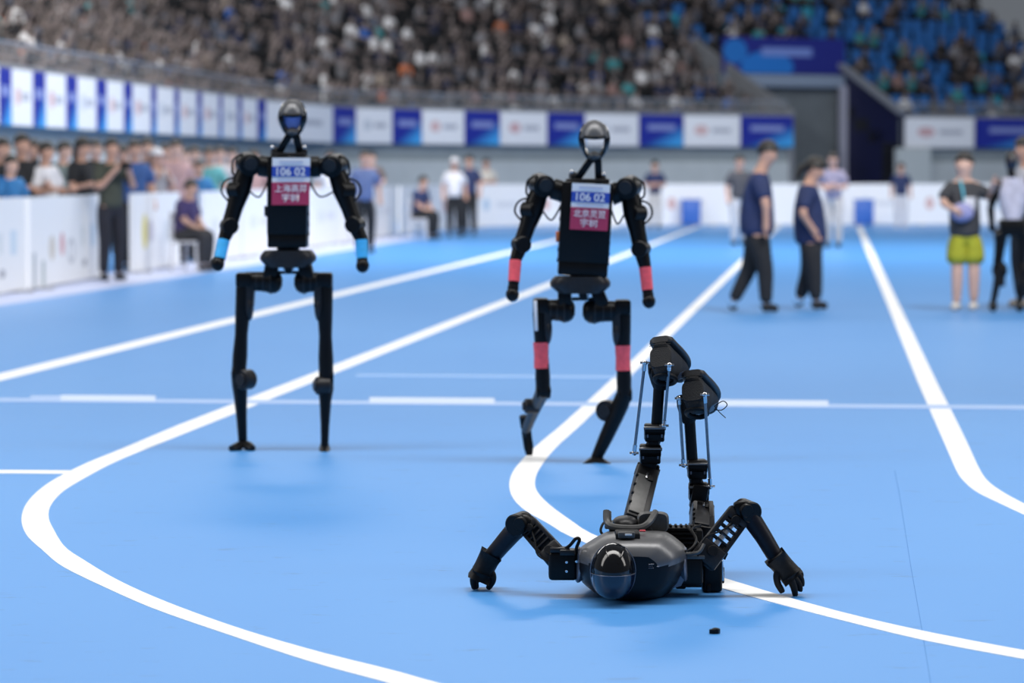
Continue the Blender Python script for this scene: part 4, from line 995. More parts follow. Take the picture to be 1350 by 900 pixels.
J = pj(33.0, head=(1075, 223), neck=(1068, 239), chest=(1063, 261), pelvis=(1069, 312), sh_r=(1062, 251, -.18), sh_l=(1068, 251, .18), el_r=(1058, 283, -.25), ha_r=(1072, 303, -.20), el_l=(1076, 284, .22), ha_l=(1082, 303, .16),
       hip_r=(1069, 319, -.085), hip_l=(1070, 319, .085), kn_r=(1074, 360, -.09), kn_l=(1066, 359, .09), an_r=(1076, 399, -.09), an_l=(1053, 396, .09), toe_r=(1092, 404.5, -.09), toe_l=(1056, 404, .09))
person('person in navy tee with pale blue badge walking, black hair tied back', J, (1, -.3, -.2), NAVY, cloth('charcoal_cotton', (.013, .014, .018)), hair='tail', extras=badge(PALEB), fat=1.06)
J = pj(32.8, head=(1271, 217), neck=(1271, 236), chest=(1271, 256), pelvis=(1272, 303), sh_r=(1250, 246), sh_l=(1292, 246), el_r=(1243, 268, -.05), ha_r=(1259, 277, -.24), el_l=(1305, 262, -.02), ha_l=(1310, 244, -.16),
       hip_r=(1262, 311), hip_l=(1283, 311), kn_r=(1262, 357, -.03), kn_l=(1284, 357, -.03), an_r=(1261, 400), an_l=(1284, 399), toe_r=(1257, 407, -.12), toe_l=(1282, 407, -.12))
OLIVE = cloth('yellow_green_shorts', (.34, .34, .02)); CHAR = cloth('charcoal_tee', (.045, .045, .050))
def cbadge(t, J, face, side, axis, k):
    mb = MB(); mb.sweep(smooth_path([J['neck'] + Vector((-.05, -.06, .0)), J['chest'] + Vector((-.03, -.15, .02)), J['waist'] + Vector((-.02, -.155, .06))], 5), .012, 6, flat=.4); mb.build('lanyard', cloth('teal_strap', (.10, .42, .55)), t)
    mb = MB(); mb.box(J['waist'] + Vector((.03, -.165, .09)), (.11, .014, .13), None, .004); mb.build('badge', WHITE, t)
    mb = MB(); mb.ell(J['waist'] + Vector((-.05, -.19, .0)), (.12, .06, .10), n=16, m=10); mb.build('held_bag', cloth('lilac_bag', (.30, .30, .52)), t)
person('man in charcoal tee and yellow-green shorts with badge, bare legs', J, (-.5, -1, -.25), CHAR, OLIVE, shorts=True, shoes=cloth('pale_shoes', (.55, .50, .45)), skinm=M['skin2'], extras=cbadge)
J, f = stand(1352, 33.4, 1.80, -70, 'rail')
person('person in grey top and black trousers handling the robot at the picture edge', J, f, cloth('light_grey_top', (.42, .42, .46)), BLACK, shoes=cloth('tan_shoes', (.3, .25, .2)))

# small black robot beside him
def small_robot():
    Y = 32.7; u = Y / FPX; b0 = G(1322, 409)
    t = thing('small_robot', 'black slim robot with pale chest standing beside man in yellow-green shorts', 'robot', (b0.x, b0.y, 0))
    q = lambda x, y, d=0: P(x, y, Y + d)
    mb = MB(); mb.ell(q(1333, 213), (8 * u, .07, 14 * u), n=20, m=12); hd = mb.build('head', M['gloss'], t)
    mb = MB(); mb.ell(q(1333, 214, -.02), (6 * u, .06, 9 * u), n=16, m=10); mb.build('visor', M['visor'], hd)
    mb = MB(); mb.sweep([q(1333, 224), q(1334, 236)], 5 * u, 12); mb.build('neck', M['black'], t)
    mb = MB(); mb.rings([[q(cx, y) + Vector((math.cos(a) * w * u, math.sin(a) * .10, 0)) for a in [2 * math.pi * k / 20 for k in range(20)]] for y, cx, w in ((234, 1335, 13), (244, 1336, 21), (262, 1336, 20), (280, 1335, 15), (289, 1335, 12))]); mb.build('torso', cloth('pale_lilac_shell', (.50, .48, .56)), t)
    mb = MB(); mb.box(q(1334, 300), (34 * u, .16, 22 * u), None, .02); mb.cyl(q(1318, 310), (1, 0, 0), 9 * u, 14 * u, 18); mb.cyl(q(1350, 310), (1, 0, 0), 9 * u, 14 * u, 18); mb.build('pelvis', M['black'], t)
    for pts in (((1320, 310), (1315, 352), (1318, 356), (1309, 400)), ((1348, 310), (1346, 352), (1347, 356), (1344, 400))):
        a, k1, k2, an = [q(*p) for p in pts]
        mb = MB(); mb.sweep([a, a.lerp(k1, .5), k1], [8.5 * u, 7 * u, 6 * u], 14); mb.build('thigh', M['black'], t)
        mb = MB(); mb.cyl(k2, (1, .5, 0), 11 * u, 12 * u, 18); mb.box(k2 - Vector((0, 0, .09)), (13 * u, .11, 20 * u), None, .012); mb.build('knee', M['matte'], t)
        mb = MB(); mb.sweep([k2, k2.lerp(an, .5), an], [7 * u, 5 * u, 4 * u], 14); mb.build('shin', M['black'], t)
        mb = MB(); mb.sweep([an + Vector((0, .06, -.03)), an + Vector((0, 0, -.02)), an + Vector((-.01, -.10, -.045))], [5 * u, 6.5 * u, 4.5 * u], 12); mb.build('foot', M['black'], t)
    for s_, pts in ((-1, ((1318, 244), (1306, 272), (1308, 300))), (1, ((1353, 244), (1362, 274), (1362, 302)))):
        a, e, h = [q(*p) for p in pts]
        mb = MB(); mb.ell(a, (7 * u, .06, 8 * u), n=14, m=10); mb.sweep([a, e], [6 * u, 4.8 * u], 12); mb.build('upper_arm', M['black'], t)
        mb = MB(); mb.sweep([e, h], [5 * u, 3.6 * u], 12); mb.ell(h, (4.8 * u, .035, 6 * u), n=12, m=8); mb.build('forearm', M['black'], t)
small_robot()

# ------------------------------------------------------------------ barrier boards round the track
TRK = Vector(((VPX - CXP) / FPX, 1, 0)).normalized()       # direction of the straight
def base_at(px, py): g = G(px, py); return (g.x, g.y)
red, gry, yel, blu = (.55, .12, .16), (.35, .36, .40), (.70, .62, .18), (.42, .60, .76)
wb = (.80, .81, .83)
pm1 = print_mat('board_print_marks', wb, [('e', .40, .45, .03, .14, (.62, .34, .36)), ('e', .52, .36, .05, .16, (.52, .53, .56)), ('e', .52, .36, .03, .09, wb), ('e', .27, .42, .04, .15, (.60, .56, .50)), ('r', .68, .52, .025, .12, (.66, .70, .72)), ('r', .82, .52, .035, .14, (.58, .68, .77)), ('e', .70, .2, .03, .05, gry), ('r', .16, .12, .02, .18, (.40, .46, .46)), ('r', .05, .2, .02, .2, (.42, .46, .48))])
pm2 = print_mat('board_print_yellow', wb, [('e', .24, .50, .06, .24, yel), ('e', .36, .50, .07, .16, (.55, .53, .60)), ('e', .72, .48, .06, .18, (.62, .65, .68))])
pm3 = print_mat('board_print_pale', wb, [('e', .3, .5, .10, .12, (.68, .70, .73)), ('r', .62, .5, .14, .07, (.68, .68, .72))])
pm4 = print_mat('board_print_red_dot', wb, [('e', .24, .52, .07, .16, (.62, .42, .40)), ('r', .58, .52, .18, .07, (.66, .66, .68))])
pm5 = print_mat('board_print_blue_dot', wb, [('e', .24, .52, .06, .16, (.46, .58, .70)), ('r', .58, .52, .18, .07, (.64, .66, .70))])
foot_m = mat('board_foot', (.4, .4, .42), .5, metal=.3)
def board(a, b, label, pm, h=1.13, group=None):
    o = uv_panel('barrier_board', a, b, .03, h, .06, pm, None)
    tag(o, label, 'barrier', group)
    A, B_ = Vector((*a, 0)), Vector((*b, 0)); d = (B_ - A).normalized(); n = Vector((d.y, -d.x, 0))
    for f_ in (.12, .88):
        mb = MB(); mb.box(A.lerp(B_, f_) - n * .03 + Vector((0, 0, .016)), (.06, .40, .03), (d, n, Vector((0, 0, 1))), .004); mb.build('foot', foot_m, o)
    return o
board(base_at(-95, 407), base_at(40, 383), 'white barrier board cut by the picture edge, grey print strokes', pm1)
board(base_at(40, 384), base_at(139, 366), 'white barrier board with red and grey marks, before the crowd', pm1)
board(base_at(176, 361), base_at(237, 351), 'white barrier board with yellow smudge logo right of the olive-vest person', pm2)
for i, (x0, x1) in enumerate(((268, 318), (320, 366), (368, 410), (412, 450), (452, 488), (490, 522))):
    f_ = lambda x: (x, HORIZON + (362 - HORIZON) * (VPX - x) / (VPX - 176) - 1)
    board(base_at(*f_(x0)), base_at(*f_(x1)), 'white barrier board ' + ('just right of the seated person in purple-navy', 'between the jogging robot\'s left-hand arm and its torso', 'hidden largely by the torso of the jogging robot', 'between torso and right-hand arm of the jogging robot', 'behind the jogging robot\'s right-hand forearm', 'just past the jogging robot\'s right-hand forearm')[i], pm3, group='white boards along the straight')
pts = [base_at(528, 309.5), base_at(575, 304), base_at(622, 300.5), base_at(700, 299), base_at(782, 298.3), base_at(865, 298), base_at(950, 297.6), base_at(1035, 297.4), base_at(1120, 297.2), base_at(1205, 297.1), base_at(1290, 297), base_at(1380, 297)]
for i, (a, b_) in enumerate(zip(pts, pts[1:])):
    board(a, b_, 'white far board ' + ['behind the seated official in navy', 'behind the white-capped official', 'right of the two standing officials', 'behind the outstretched left-hand arm of the red-banded robot', 'behind the chest of the red-banded robot', 'behind the blue box nearest the red-banded robot', 'behind the tall walking man in navy', 'behind the navy walker with badge', 'behind the blue box at the lane line\'s end', 'behind the man in yellow-green shorts', 'behind the small black robot, cut by the picture edge'][i], (pm5, pm4)[i % 2], 1.12, 'far boards closing the track')
bluebox = mat('blue_lacquer', (.035, .13, .48), .4)
for px, lab in ((909.5, 'small blue box stood against white boards, between red-banded robot and walking man'), (1136, 'small blue box stood against white boards, at the far end of a lane line')):
    g = G(px, 297.6); t = thing('blue_box', lab, 'box', (g.x, g.y - .5, 0))
    mb = MB(); mb.box((g.x, g.y - .5, .36), (.50, .3, .62), None, .02); mb.build('body', bluebox, t)
    mb = MB(); mb.box((g.x, g.y - .5, .69), (.54, .34, .05), None, .01); mb.build('lid', mat('blue_lid', (.05, .17, .55), .4), t)
    for s_ in (-1, 1):
        mb = MB(); mb.cyl((g.x + s_ * .2, g.y - .5, .03), (0, 0, 1), .025, .06, 10); mb.build('foot', foot_m, t)

# ------------------------------------------------------------------ people at the trackside
TEAL = cloth('teal_shirt', (.10, .34, .36)); BLUE = cloth('blue_shirt', (.035, .09, .26)); PINK = cloth('dusty_pink_shirt', (.42, .27, .27)); VEST = cloth('olive_vest', (.045, .052, .040)); PURP = cloth('purple_navy_shirt', (.05, .035, .12)); LGREY = cloth('light_grey_shirt', (.36, .36, .40)); BRIGHT = cloth('bright_blue_shirt', (.03, .17, .42)); BROWN = cloth('brown_shirt', (.13, .09, .075))
crowd = [
    (3, 40.5, 1.74, 40, 'rail', BLACK, 'short', None, 'spectator in black shirt at the picture edge, leaning on the first board', M['skin']),
    (29, 41.0, 1.80, 35, 'rail', BLACK, 'short', None, 'tall spectator in black shirt behind first board, next to white-shirted one', M['skin']),
    (14, 39.6, 1.52, 50, 'rail', BRIGHT, 'short', None, 'short spectator in bright blue shirt with arms on the first board', M['skin2']),
    (60, 40.2, 1.70, 60, 'rail', WHITE, 'short', None, 'spectator in white shirt leaning over the first board', M['skin']),
    (84, 44.5, 1.74, 60, 'down', cloth('grey_green', (.16, .2, .19)), 'short', None, 'spectator in grey-green shirt behind the black-shirted one', M['skin2']),
    (108, 41.5, 1.78, 60, 'rail', BLACK, 'long', None, 'long-haired spectator in black leaning at the end of the first board', M['skin']),
    (178, 46.5, 1.78, 20, 'down', BLUE, 'short', None, 'spectator in blue shirt behind the yellow-logo board', M['skin']),
    (206, 45.8, 1.66, 30, 'phone', LGREY, 'short', WHITE, 'spectator in white cap and grey shirt filming over the yellow-logo board', M['skin']),
    (194, 48.0, 1.82, 20, 'down', BROWN, 'short', None, 'spectator in brown shirt standing behind the blue-shirted one', M['skin2']),
    (232, 50.0, 1.82, 25, 'down', PINK, 'short', None, 'tall spectator in dusty pink shirt behind the boards', M['skin2']),
    (256, 53.0, 1.74, 25, 'fold', PINK, 'short', None, 'spectator in dusty pink shirt with folded arms behind the boards', M['skin2']),
    (276, 50.0, 1.72, 15, 'rail', TEAL, 'short', None, 'spectator in teal shirt at the board left of the jogging robot', M['skin']),
    (262, 47.5, 1.50, 20, 'rail', BRIGHT, 'short', None, 'short spectator in bright blue shirt behind the seated one', M['skin']),
    (290, 55.0, 1.76, 20, 'down', LGREY, 'short', None, 'spectator in light grey shirt just left of the jogging robot', M['skin2']),
    (436, 62.0, 1.74, 10, 'down', WHITE, 'short', None, 'spectator in white shirt seen past the jogging robot\'s shoulder', M['skin2']),
    (44, 44.5, 1.76, 30, 'down', cloth('grey_shirt', (.16, .16, .18)), 'short', None, 'spectator in mid-grey shirt standing behind the white-shirted one', M['skin']),
    (126, 48.5, 1.80, 30, 'fold', BROWN, 'short', None, 'tall spectator in brown shirt behind the olive-vest photographer', M['skin2']),
    (162, 50.5, 1.74, 25, 'down', BLACK, 'long', None, 'long-haired spectator in black between photographer and blue-shirted one', M['skin']),
    (219, 54.5, 1.80, 20, 'down', BROWN, 'short', None, 'spectator in brown shirt behind the white-capped one filming', M['skin']),
    (243, 57.0, 1.74, 20, 'fold', cloth('rust_shirt', (.20, .10, .08)), 'short', None, 'spectator in rust shirt in the back row above the seated person', M['skin2']),
    (306, 60.0, 1.78, 15, 'down', BROWN, 'long', None, 'long-haired spectator in brown behind the jogging robot\'s upper arm', M['skin2']),
    (335, 58.0, 1.72, 10, 'down', PINK, 'short', None, 'spectator in dusty pink shirt between the jogging robot\'s arm and body', M['skin']),
    (490, 60.5, 1.76, 0, 'fold', BROWN, 'short', None, 'spectator in brown shirt beside the blue-shirted one behind the boards', M['skin2']),
]
for px, Yd, h, yaw, arms, sh_, hr, cp, lab, sk in crowd:
    Yd = max(Yd, 40568 / (VPX - px) + .55 / ((VPX - px) / FPX))
    J, f = stand(px, Yd, h + .12, yaw, arms); person(lab, J, f, sh_, BLACK, hair=hr, cap=cp, skinm=sk, hts=(h + .12) / 1.72, fingers=False, group='trackside onlookers')
J, f = stand(147, 41.8, 1.88, 35, 'phone')
def camera_extra(t, J, face, side, axis, k):
    mb = MB(); c = (J['ha_l'] + J['ha_r']) / 2 + Vector(face) * .06 + Vector((0, 0, .03)); mb.box(c, (.13, .08, .09), (side, Vector(face), axis), .01); mb.cyl(c + Vector(face) * .07, face, .04, .08, 16); mb.build('camera', M['matte'], t)
person('photographer in olive vest standing in the gap between the white boards', J, f, VEST, cloth('dark_navy_trousers', (.012, .013, .022)), extras=camera_extra)
J, f = stand(481, 56.0, 1.82, 15, 'down'); person('spectator in mid-blue shirt and black trousers beside the jogging robot\'s arm', J, f, cloth('mid_blue_shirt', (.10, .14, .28)), BLACK, fingers=False)
def folding_chair(px, Yd, yaw, label):
    X = (px - CXP) / FPX * Yd; a = math.radians(yaw); f = Vector((math.sin(a), -math.cos(a), 0)); r = Vector((-math.cos(a), -math.sin(a), 0)); o = Vector((X, Yd, 0)); up = Vector((0, 0, 1))
    t = thing('plastic_chair', label, 'chair', (X, Yd, 0)); m = WHITE
    mb = MB(); mb.box(o + f * .12 + up * .42, (.44, .44, .035), (r, f, up), .012); mb.build('seat', m, t)
    mb = MB(); mb.box(o - f * .11 + up * .66, (.42, .03, .40), (r, f, up), .01); mb.build('backrest', m, t)
    for s_ in (-1, 1):
        for q in (-.08, .32):
            mb = MB(); p = o + r * s_ * .19 + f * q; mb.bar(p + up * .42, p + f * (.03 if q > 0 else -.03), .035, .035, bevel=.006); mb.build('leg', m, t)
folding_chair(243, 46.2, 62, 'white plastic chair under the seated person in purple shirt')
J, f = sit(243, 46.2, 1.68, 62); person('seated person in purple-navy shirt on a white chair before the boards', J, f, PURP, cloth('grey_black_trousers', (.03, .03, .035)), fingers=False)
folding_chair(552, 68.0, 55, 'white plastic chair under the seated official in navy')
J, f = sit(552, 68.0, 1.74, 55); person('seated official in navy top on a white chair near the far boards', J, f, NAVY, BLACK, fingers=False)
J, f = stand(599, 70, 1.74, 10, 'down'); person('official in white shirt and white cap standing by the far boards', J, f, WHITE, BLACK, cap=WHITE, fingers=False)
J, f = stand(619, 72, 1.82, -20, 'down'); person('official in navy shirt standing beside the white-capped one', J, f, NAVY, BLACK, fingers=False)
J, f = stand(641, 86, 1.80, 0, 'fold'); person('person in pale beige shirt behind the far boards', J, f, cloth('beige_shirt', (.5, .48, .44)), BLACK, fingers=False)
J, f = stand(863, 81, 1.72, 0, 'fold'); person('distant official in navy shirt by the boards beside the red-banded robot', J, f, NAVY, cloth('stone_trousers', (.55, .53, .52)), fingers=False)
J, f = stand(1187, 80.5, 1.66, 0, 'down'); person('distant official in navy shirt and white trousers by the far boards', J, f, NAVY, WHITE, fingers=False, shoes=WHITE)
J, f = stand(974, 62, 1.76, 20, 'down'); person('person in dark clothes half hidden behind the tall walking man', J, f, cloth('dark_grey_shirt', (.06, .06, .07)), cloth('pale_grey_trousers', (.5, .5, .52)), fingers=False)
J, f = stand(1098, 60, 1.80, -20, 'fold'); person('person in grey shirt half hidden behind the navy walker with badge', J, f, cloth('lilac_grey_shirt', (.25, .23, .32)), cloth('sand_trousers', (.5, .46, .43)), fingers=False)

# ------------------------------------------------------------------ grandstand
def w_at(px, Y): return Vector(((px - CXP) / FPX * Y, Y, 0))
side0 = Vector((-9.0, 56, 0))
ctrl = [side0 + TRK * (-16), side0 + TRK * (-4), side0 + TRK * 8, side0 + TRK * 18, side0 + TRK * 26, w_at(455, 90.5), w_at(650, 96.5), w_at(850, 101.7), w_at(1040, 105), w_at(1190, 107.2), w_at(1352, 109.6), w_at(1520, 112.0)]
path = smooth_path(ctrl, 12)
acc = [0.0]
for a, b_ in zip(path, path[1:]): acc.append(acc[-1] + (b_ - a).length)
def on_path(s):
    s = max(0, min(acc[-1] - 1e-4, s)); i = 0
    while acc[i + 1] < s: i += 1
    a, b_ = path[i], path[i + 1]; p = a.lerp(b_, (s - acc[i]) / (acc[i + 1] - acc[i]))
    a2, b2 = path[max(i - 2, 0)], path[min(i + 3, len(path) - 1)]
    d = (b2 - a2).normalized(); return p, d, Vector((-d.y, d.x, 0))
def s_of_px(px):
    lo, hi = 0.0, acc[-1]
    for _ in range(40):
        m_ = (lo + hi) / 2; p, _, _ = on_path(m_)
        if CXP + FPX * p.x / p.y < px: lo = m_
        else: hi = m_
    return lo
SA, SB = s_of_px(1040), s_of_px(1190)
ZB, ZT = 2.26, 3.26                       # banner bottom and top
RISE, RUN, Z0, OFF0, NROW = .42, .86, 2.42, .35, 13
CUT = 6                                   # rows missing at the tunnel
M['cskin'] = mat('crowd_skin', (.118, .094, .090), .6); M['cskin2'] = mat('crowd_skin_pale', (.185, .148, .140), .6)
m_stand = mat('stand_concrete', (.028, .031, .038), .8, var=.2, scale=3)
m_wl = mat('hall_wall_pale', (.46, .50, .51), .7, var=.04, scale=2); m_wd = mat('hall_wall_slate', (.24, .28, .30), .7, var=.04, scale=2)
m_navy = mat('tunnel_navy', (.004, .006, .045), .5); m_tun = mat('tunnel_grey', (.12, .14, .155), .7, var=.1, scale=2); m_cop = mat('coping_grey', (.22, .24, .28), .6)
def ribbon(name, s0, s1, z0, z1, off, th, m, step=.8):
    n = max(2, int((s1 - s0) / step) + 1); rings = []
    for i in range(n):
        p, d, nn = on_path(s0 + (s1 - s0) * i / (n - 1)); a = p + nn * off; b_ = p + nn * (off + th)
        rings.append([Vector((a.x, a.y, z0)), Vector((a.x, a.y, z1)), Vector((b_.x, b_.y, z1)), Vector((b_.x, b_.y, z0))])
    mb = MB(); mb.rings(rings); return mb.build(name, m, smooth=False)
def bays(s0, s1, L=5.0):
    n = max(1, round((s1 - s0) / L)); return [(s0 + (s1 - s0) * i / n, s0 + (s1 - s0) * (i + 1) / n) for i in range(n)]
for nm, s0, s1 in (('wall_left', 0, SA), ('wall_right', SB, acc[-1])):
    for b0, b1 in bays(s0, s1): structure(ribbon(nm, b0, b1, 0, 1.78, .04, .25, m_wl)); structure(ribbon(nm + '_upper', b0, b1, 1.78, 3.2, .12, .17, m_wd))
    structure(ribbon('trim_1', s0, s1, 3.20, 3.36, .06, .16, m_cop))
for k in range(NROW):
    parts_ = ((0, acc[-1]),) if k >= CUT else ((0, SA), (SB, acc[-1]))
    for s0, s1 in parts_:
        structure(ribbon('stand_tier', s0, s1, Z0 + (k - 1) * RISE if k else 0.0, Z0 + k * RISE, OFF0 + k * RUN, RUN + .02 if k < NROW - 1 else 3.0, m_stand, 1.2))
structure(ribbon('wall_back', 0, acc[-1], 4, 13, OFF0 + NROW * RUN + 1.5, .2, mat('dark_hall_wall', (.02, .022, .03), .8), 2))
# the tunnel
def slope_wall(name, s, off0, off1, z0f, z1a, z1b, th, m, inner):
    p, d, nn = on_path(s)
    a, b_ = p + nn * off0, p + nn * off1
    poly = [a + Vector((0, 0, z0f)), b_ + Vector((0, 0, z0f)), b_ + Vector((0, 0, z1b)), a + Vector((0, 0, z1a))]
    mb = MB(); mb.prism(poly, d * th); return structure(mb.build(name, m, smooth=False))
DEP = OFF0 + CUT * RUN
slope_wall('stair_parapet_left', SA, .0, DEP, 0, 3.45, 5.95, .18, mat('parapet_grey', (.21, .22, .24), .7, var=.06, scale=2), 1)
slope_wall('stair_parapet_right', SB, .0, DEP, 0, 3.40, 5.95, .18, m_navy, -1)
p, d, nn = on_path(SB)
mb = MB(); a, b_ = p + nn * -.03 - d * .03 + Vector((0, 0, 3.40)), p + nn * DEP - d * .03 + Vector((0, 0, 5.95)); mb.bar(a, b_, .30, .14, up=Vector((0, 0, 1)), bevel=.01); structure(mb.build('trim_2', m_cop, smooth=False))
pa, da, na = on_path(SA); pb, db, nb = on_path(SB)
A0, B0 = pa + na * 4.0, pb + nb * 4.0
bd = (B0 - A0).normalized(); bn = Vector((bd.y, -bd.x, 0))
mb = MB(); mb.box((A0 + B0) / 2 + Vector((0, 0, 2.35)), ((B0 - A0).length + .4, .2, 4.7), (bd, bn, Vector((0, 0, 1)))); structure(mb.build('wall_tunnel', m_tun, smooth=False))
mb = MB(); mb.box((A0 + B0) / 2 + bn * .25 + Vector((0, 0, 4.55)), ((B0 - A0).length, .5, .42), (bd, bn, Vector((0, 0, 1))), .02); structure(mb.build('trim_3', mat('lintel_blue_grey', (.22, .28, .38), .5), smooth=False))
mb = MB(); c = B0 + bn * .6 - bd * .15; mb.box(c + Vector((0, 0, 2.2)), (.24, .24, 4.4), (bd, bn, Vector((0, 0, 1))), .02); structure(mb.build('trim_4', mat('pillar_lilac_grey', (.34, .35, .44), .6), smooth=False))
deep, cy, lt = (.010, .022, .29), (.05, .36, .78), (.22, .27, .55)
pmT = print_mat('tunnel_banner_print', (.008, .015, .20), [('e', .36, .18, .22, .45, (.01, .16, .55)), ('e', .10, .60, .10, .35, (.01, .15, .50)), ('r', .52, .60, .22, .13, (.16, .24, .58))])
pq, dq, nq = on_path(SB + .35); mb = MB(); mb.box(pq - nq * .05 + Vector((0, 0, 1.12)), (1.3, .3, 2.24), (dq, nq, Vector((0, 0, 1))), .02); structure(mb.build('trim_5', mat('pier_pale', (.50, .55, .56), .6), smooth=False))
tb = thing('tunnel_banner', 'deep blue banner with pale lettering smear hung over the tunnel mouth', 'banner', (A0.x, A0.y, 4.8))
q0, q1 = A0 + bn * .32 - bd * .1, B0 + bn * .32 + bd * .1
uv_panel('panel', (q0.x, q0.y), (q1.x, q1.y), 4.80, 6.02, .06, pmT, tb)

# ring of banner panels under the seats
pmB = print_mat('blue_banner_print', deep, [('r', .50, .60, .34, .10, lt)], gradient=(1.5, -1.9, -.05, cy))
pmW = [print_mat('white_banner_print_%s' % n, (.80, .82, .86), [('e', .30, .52, .13, .17, c_), ('r', .66, .52, .18, .08, (.42, .44, .50))]) for n, c_ in (('red', (.62, .40, .42)), ('grey', (.56, .60, .66)), ('coral', (.66, .46, .46)))]
def banner_row(label, edges, px=True):
    s_ed = [(s_of_px(a), s_of_px(b_), k) for a, b_, k in edges]
    p, d, nn = on_path(s_ed[0][0]); t = thing('banner_row', label, 'banner', (p.x, p.y, ZB))
    for i, (s0, s1, k) in enumerate(s_ed):
        n = 2 if s1 - s0 < 2.5 else 2
        p0, _, n0 = on_path(s0 + .01); p1, _, n1 = on_path(s1 - .01)
        a, b_ = p0 - n0 * .10, p1 - n1 * .10
        uv_panel('blue_panel' if k == 'b' else 'white_panel', (a.x, a.y), (b_.x, b_.y), ZB, ZT, .05, pmB if k == 'b' else pmW[i // 2 % 3], t)
ed = []
whites = [(-80, -52), (-35, -7), (10, 38), (55, 82), (97, 122), (136, 158), (170, 194), (202, 225), (232, 255), (262, 284), (289, 309), (315, 335)]
prev = -95
for a, b_ in whites: ed += [(prev, a, 'b'), (a, b_, 'w')]; prev = b_
banner_row('row of narrow blue and white banner panels along the side stand, above the trackside onlookers', ed)
ed = [(336, 347, 'b'), (347, 435, 'w')]
for q in ((437, 466, 'b'), (467, 514, 'w'), (515, 553, 'b'), (554, 609, 'w'), (610, 656, 'b'), (657, 718, 'w'), (719, 768, 'b'), (769, 839, 'w'), (840, 898, 'b'), (899, 973, 'w'), (974, 1043, 'b')): ed.append(q)
banner_row('long curved row of blue and white banner panels from jogging robot to tunnel', ed)
banner_row('short row of a white and a blue banner panel right of the tunnel', [(1190, 1281, 'w'), (1283, 1378, 'b')])
# balustrade glass and rail over the banners
m_gl, nt, b = nodes_of('balustrade_glass')
tr_ = nt.nodes.new('ShaderNodeBsdfTransparent'); ms = nt.nodes.new('ShaderNodeMixShader'); ms.inputs[0].default_value = .13
b.inputs['Base Color'].default_value = (.30, .33, .36, 1); b.inputs['Roughness'].default_value = .15
nt.links.new(tr_.outputs[0], ms.inputs[1]); nt.links.new(b.outputs[0], ms.inputs[2]); nt.links.new(ms.outputs[0], nt.nodes['Material Output'].inputs['Surface'])
for s0, s1 in ((0, SA), (SB, acc[-1])):
    structure(ribbon('balustrade_glass', s0, s1, 3.34, 3.72, .10, .015, m_gl)); structure(ribbon('handrail', s0, s1, 3.72, 3.77, .08, .05, m_cop))

# seats and spectators --------------------------------------------------------
m_seat = mat('blue_seat_plastic', (.02, .13, .40), .5); m_seat2 = mat('cyan_seat_plastic', (.03, .28, .42), .5)
def seat_mesh(m):
    mb = MB(); mb.box((0, .05, .40), (.44, .40, .05), None, .015); mb.box((0, .24, .62), (.44, .05, .42), None, .015); mb.box((0, .12, .19), (.06, .2, .38), None, .01)
    o = mb.build('stadium_seat', m); me = o.data; bpy.data.objects.remove(o); return me
SEATS = [seat_mesh(m_seat), seat_mesh(m_seat2)]
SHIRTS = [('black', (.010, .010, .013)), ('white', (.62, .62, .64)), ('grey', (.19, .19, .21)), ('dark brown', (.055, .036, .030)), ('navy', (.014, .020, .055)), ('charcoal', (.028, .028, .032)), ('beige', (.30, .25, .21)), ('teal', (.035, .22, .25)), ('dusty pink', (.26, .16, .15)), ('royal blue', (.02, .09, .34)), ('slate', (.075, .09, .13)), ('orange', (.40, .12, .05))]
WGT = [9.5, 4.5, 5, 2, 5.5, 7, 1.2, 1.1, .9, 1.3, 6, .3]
def spectator_mesh(shirt, skin_, pose, hairlong):
    f = Vector((0, -1, 0)); z = Vector((0, 0, 1)); x = Vector((1, 0, 0))
    V = []; E = []; Cc = []
    def add(p, r, prev, cl):
        V.append((Vector(p), r)); i = len(V) - 1
        if prev is not None: E.append((prev, i)); Cc.append(cl)
        return i
    HAIR, SK, SH, PT = 0, 1, 2, 3
    pv = add((0, 0, .50), .15, None, 0); w_ = add((0, -.02, .70), .14, pv, SH); ch = add((0, -.05, .88), .155, w_, SH); nk = add((0, -.06, 1.06), .06, ch, lambda c, t: SK if t > .6 else SH)
    jw = add((0, -.085, 1.13), .075, nk, SK)
    hd = lambda c, t: HAIR if (c.y > -.075 or c.z > 1.27) else SK
    h1 = add((0, -.07, 1.21), .098, jw, hd); add((0, -.06, 1.29), .075, h1, lambda c, t: HAIR if (c.y > -.115 or c.z > 1.29) else SK)
    for s_ in (-1, 1):
        sh = add((.17 * s_, -.04, .96), .07, ch, SH)
        if pose == 0: el, ha = (.21 * s_, -.10, .72), (.10 * s_, -.36, .66)
        elif pose == 1: el, ha = (.21 * s_, -.22, .80), (.07 * s_, -.34, 1.10)
        else: el, ha = (.22 * s_, -.04, .72), (.17 * s_, -.34, .62)
        e = add(el, .055, sh, SH if pose != 1 else (lambda c, t: SK if t > .6 else SH)); h_ = add(ha, .042, e, SK); d = (Vector(ha) - Vector(el)).normalized(); add(Vector(ha) + d * .09, .04, h_, SK)
        hp = add((.10 * s_, -.05, .50), .10, pv, PT); kn = add((.13 * s_, -.42, .50), .075, hp, PT); an = add((.13 * s_, -.40, .09), .05, kn, PT); add((.14 * s_, -.54, .05), .045, an, HAIR)
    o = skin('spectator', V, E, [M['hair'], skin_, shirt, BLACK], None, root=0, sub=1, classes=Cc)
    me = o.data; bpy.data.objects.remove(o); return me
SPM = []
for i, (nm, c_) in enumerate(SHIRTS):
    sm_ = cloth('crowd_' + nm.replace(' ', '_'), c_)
    SPM.append([spectator_mesh(sm_, (M['cskin'], M['cskin2'])[(i + v) % 2], (i + v) % 3, 0) for v in range(3 if WGT[i] > 2 else 2)])
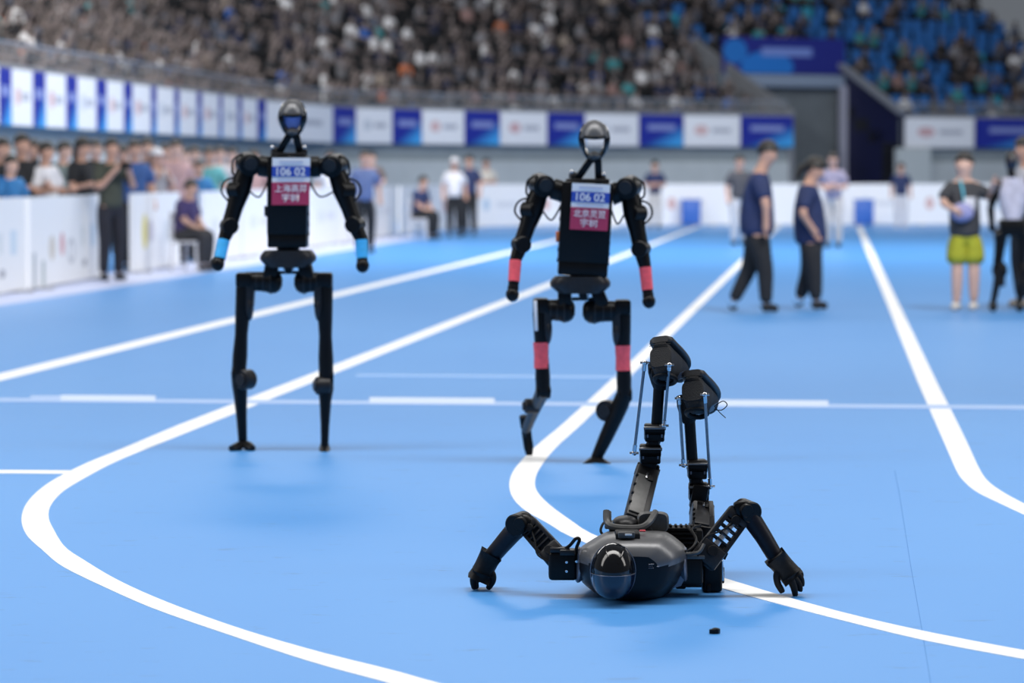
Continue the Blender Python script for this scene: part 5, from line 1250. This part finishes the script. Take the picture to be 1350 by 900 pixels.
ORD = ['front', 'second', 'third', 'fourth', 'fifth', 'sixth', 'seventh', 'eighth', 'ninth', 'tenth', 'eleventh', 'twelfth', 'thirteenth']
spots = []; seats = []
rnd = random.Random(11)
SJ = s_of_px(347)
for k in range(NROW):
    s = .3
    while s < acc[-1] - .3:
        p, d, nn = on_path(s)
        off = OFF0 + k * RUN + .42; q = p + nn * off
        scale_ = 1.0
        # the row widens outward on the curve: keep the pitch about .56 m
        q2 = on_path(s + .1)[0] + on_path(s + .1)[2] * off; ratio = max((q2 - q).length / .1, .4)
        s_old = s; s += rnd.uniform(.56, .64) / ratio
        if SA - .35 < s_old < SB + .45 and k < CUT: continue
        px = CXP + FPX * q.x / q.y; z = Z0 + k * RISE; depth = q.y
        pyh = HORIZON - (z + 1.3 - CAMH) * FPX / depth; pyf = HORIZON - (z + .4 - CAMH) * FPX / depth
        if px < -25 or px > 1375 or pyf < -6: continue
        zone = 'side' if s_old < SJ else 'end' if s_old < SA else 'top' if s_old < SB else 'right'
        occ = .60 if zone in ('side',) else .80 if zone == 'end' else .7 if zone == 'top' else .52 if k < 4 else .36
        ang = math.atan2(-nn.x * -1, -nn.y * -1)
        yaw = math.atan2(nn.y, nn.x) - math.pi / 2
        u_ = rnd.random()
        if u_ >= occ and zone in ('right', 'top'): seats.append((q, z, yaw, zone, k))
        if u_ < occ:
            ci = rnd.choices(range(len(SHIRTS)), WGT)[0]
            if zone == 'right' and rnd.random() < .15: ci = 7
            spots.append((depth, q, z, yaw + rnd.uniform(-.25, .25), zone, k, ci, rnd.randrange(len(SPM[ci])), rnd.uniform(.94, 1.06)))
spots.sort(key=lambda a: a[0] - (0 if a[5] < 6 else -30))
ZN = {'side': 'of the side stand above the narrow banners', 'end': 'of the curved stand above the wide banners', 'top': 'of seats above the tunnel banner', 'right': 'of the stand right of the tunnel'}
NIND = 296
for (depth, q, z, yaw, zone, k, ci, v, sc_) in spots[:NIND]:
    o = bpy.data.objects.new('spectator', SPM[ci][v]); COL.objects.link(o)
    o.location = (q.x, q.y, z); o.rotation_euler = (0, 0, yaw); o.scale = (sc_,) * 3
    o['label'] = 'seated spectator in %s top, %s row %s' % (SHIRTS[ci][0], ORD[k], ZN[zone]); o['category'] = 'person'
    o['group'] = '%s tops in %s row, %s stand' % (SHIRTS[ci][0], ORD[k], zone)
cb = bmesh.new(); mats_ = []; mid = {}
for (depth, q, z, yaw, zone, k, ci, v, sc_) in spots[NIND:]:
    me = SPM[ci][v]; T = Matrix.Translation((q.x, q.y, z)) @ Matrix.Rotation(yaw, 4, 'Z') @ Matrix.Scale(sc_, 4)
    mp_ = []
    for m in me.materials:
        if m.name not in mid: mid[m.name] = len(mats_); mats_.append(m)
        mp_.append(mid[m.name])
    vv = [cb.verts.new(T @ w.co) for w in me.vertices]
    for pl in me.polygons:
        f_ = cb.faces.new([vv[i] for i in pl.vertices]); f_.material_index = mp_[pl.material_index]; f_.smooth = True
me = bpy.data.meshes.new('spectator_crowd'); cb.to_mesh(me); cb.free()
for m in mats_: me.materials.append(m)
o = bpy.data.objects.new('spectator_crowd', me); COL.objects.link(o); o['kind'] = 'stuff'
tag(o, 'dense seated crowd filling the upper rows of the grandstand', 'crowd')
for (q, z, yaw, zone, k) in seats:
    o = bpy.data.objects.new('stadium_seat', SEATS[1 if rnd.random() < .12 else 0]); COL.objects.link(o); o.location = (q.x, q.y, z); o.rotation_euler = (0, 0, yaw)
    c_ = 'cyan' if o.data is SEATS[1] else 'blue'
    o['label'] = '%s plastic stadium seat, %s row %s' % (c_, ORD[k], ZN[zone].replace('of seats ', '')); o['category'] = 'seat'; o['group'] = '%s seats in %s row, %s' % (c_, ORD[k], zone)
print('SPOTS', len(spots), 'SEATS', len(seats), 'OBJ', len(bpy.data.objects))
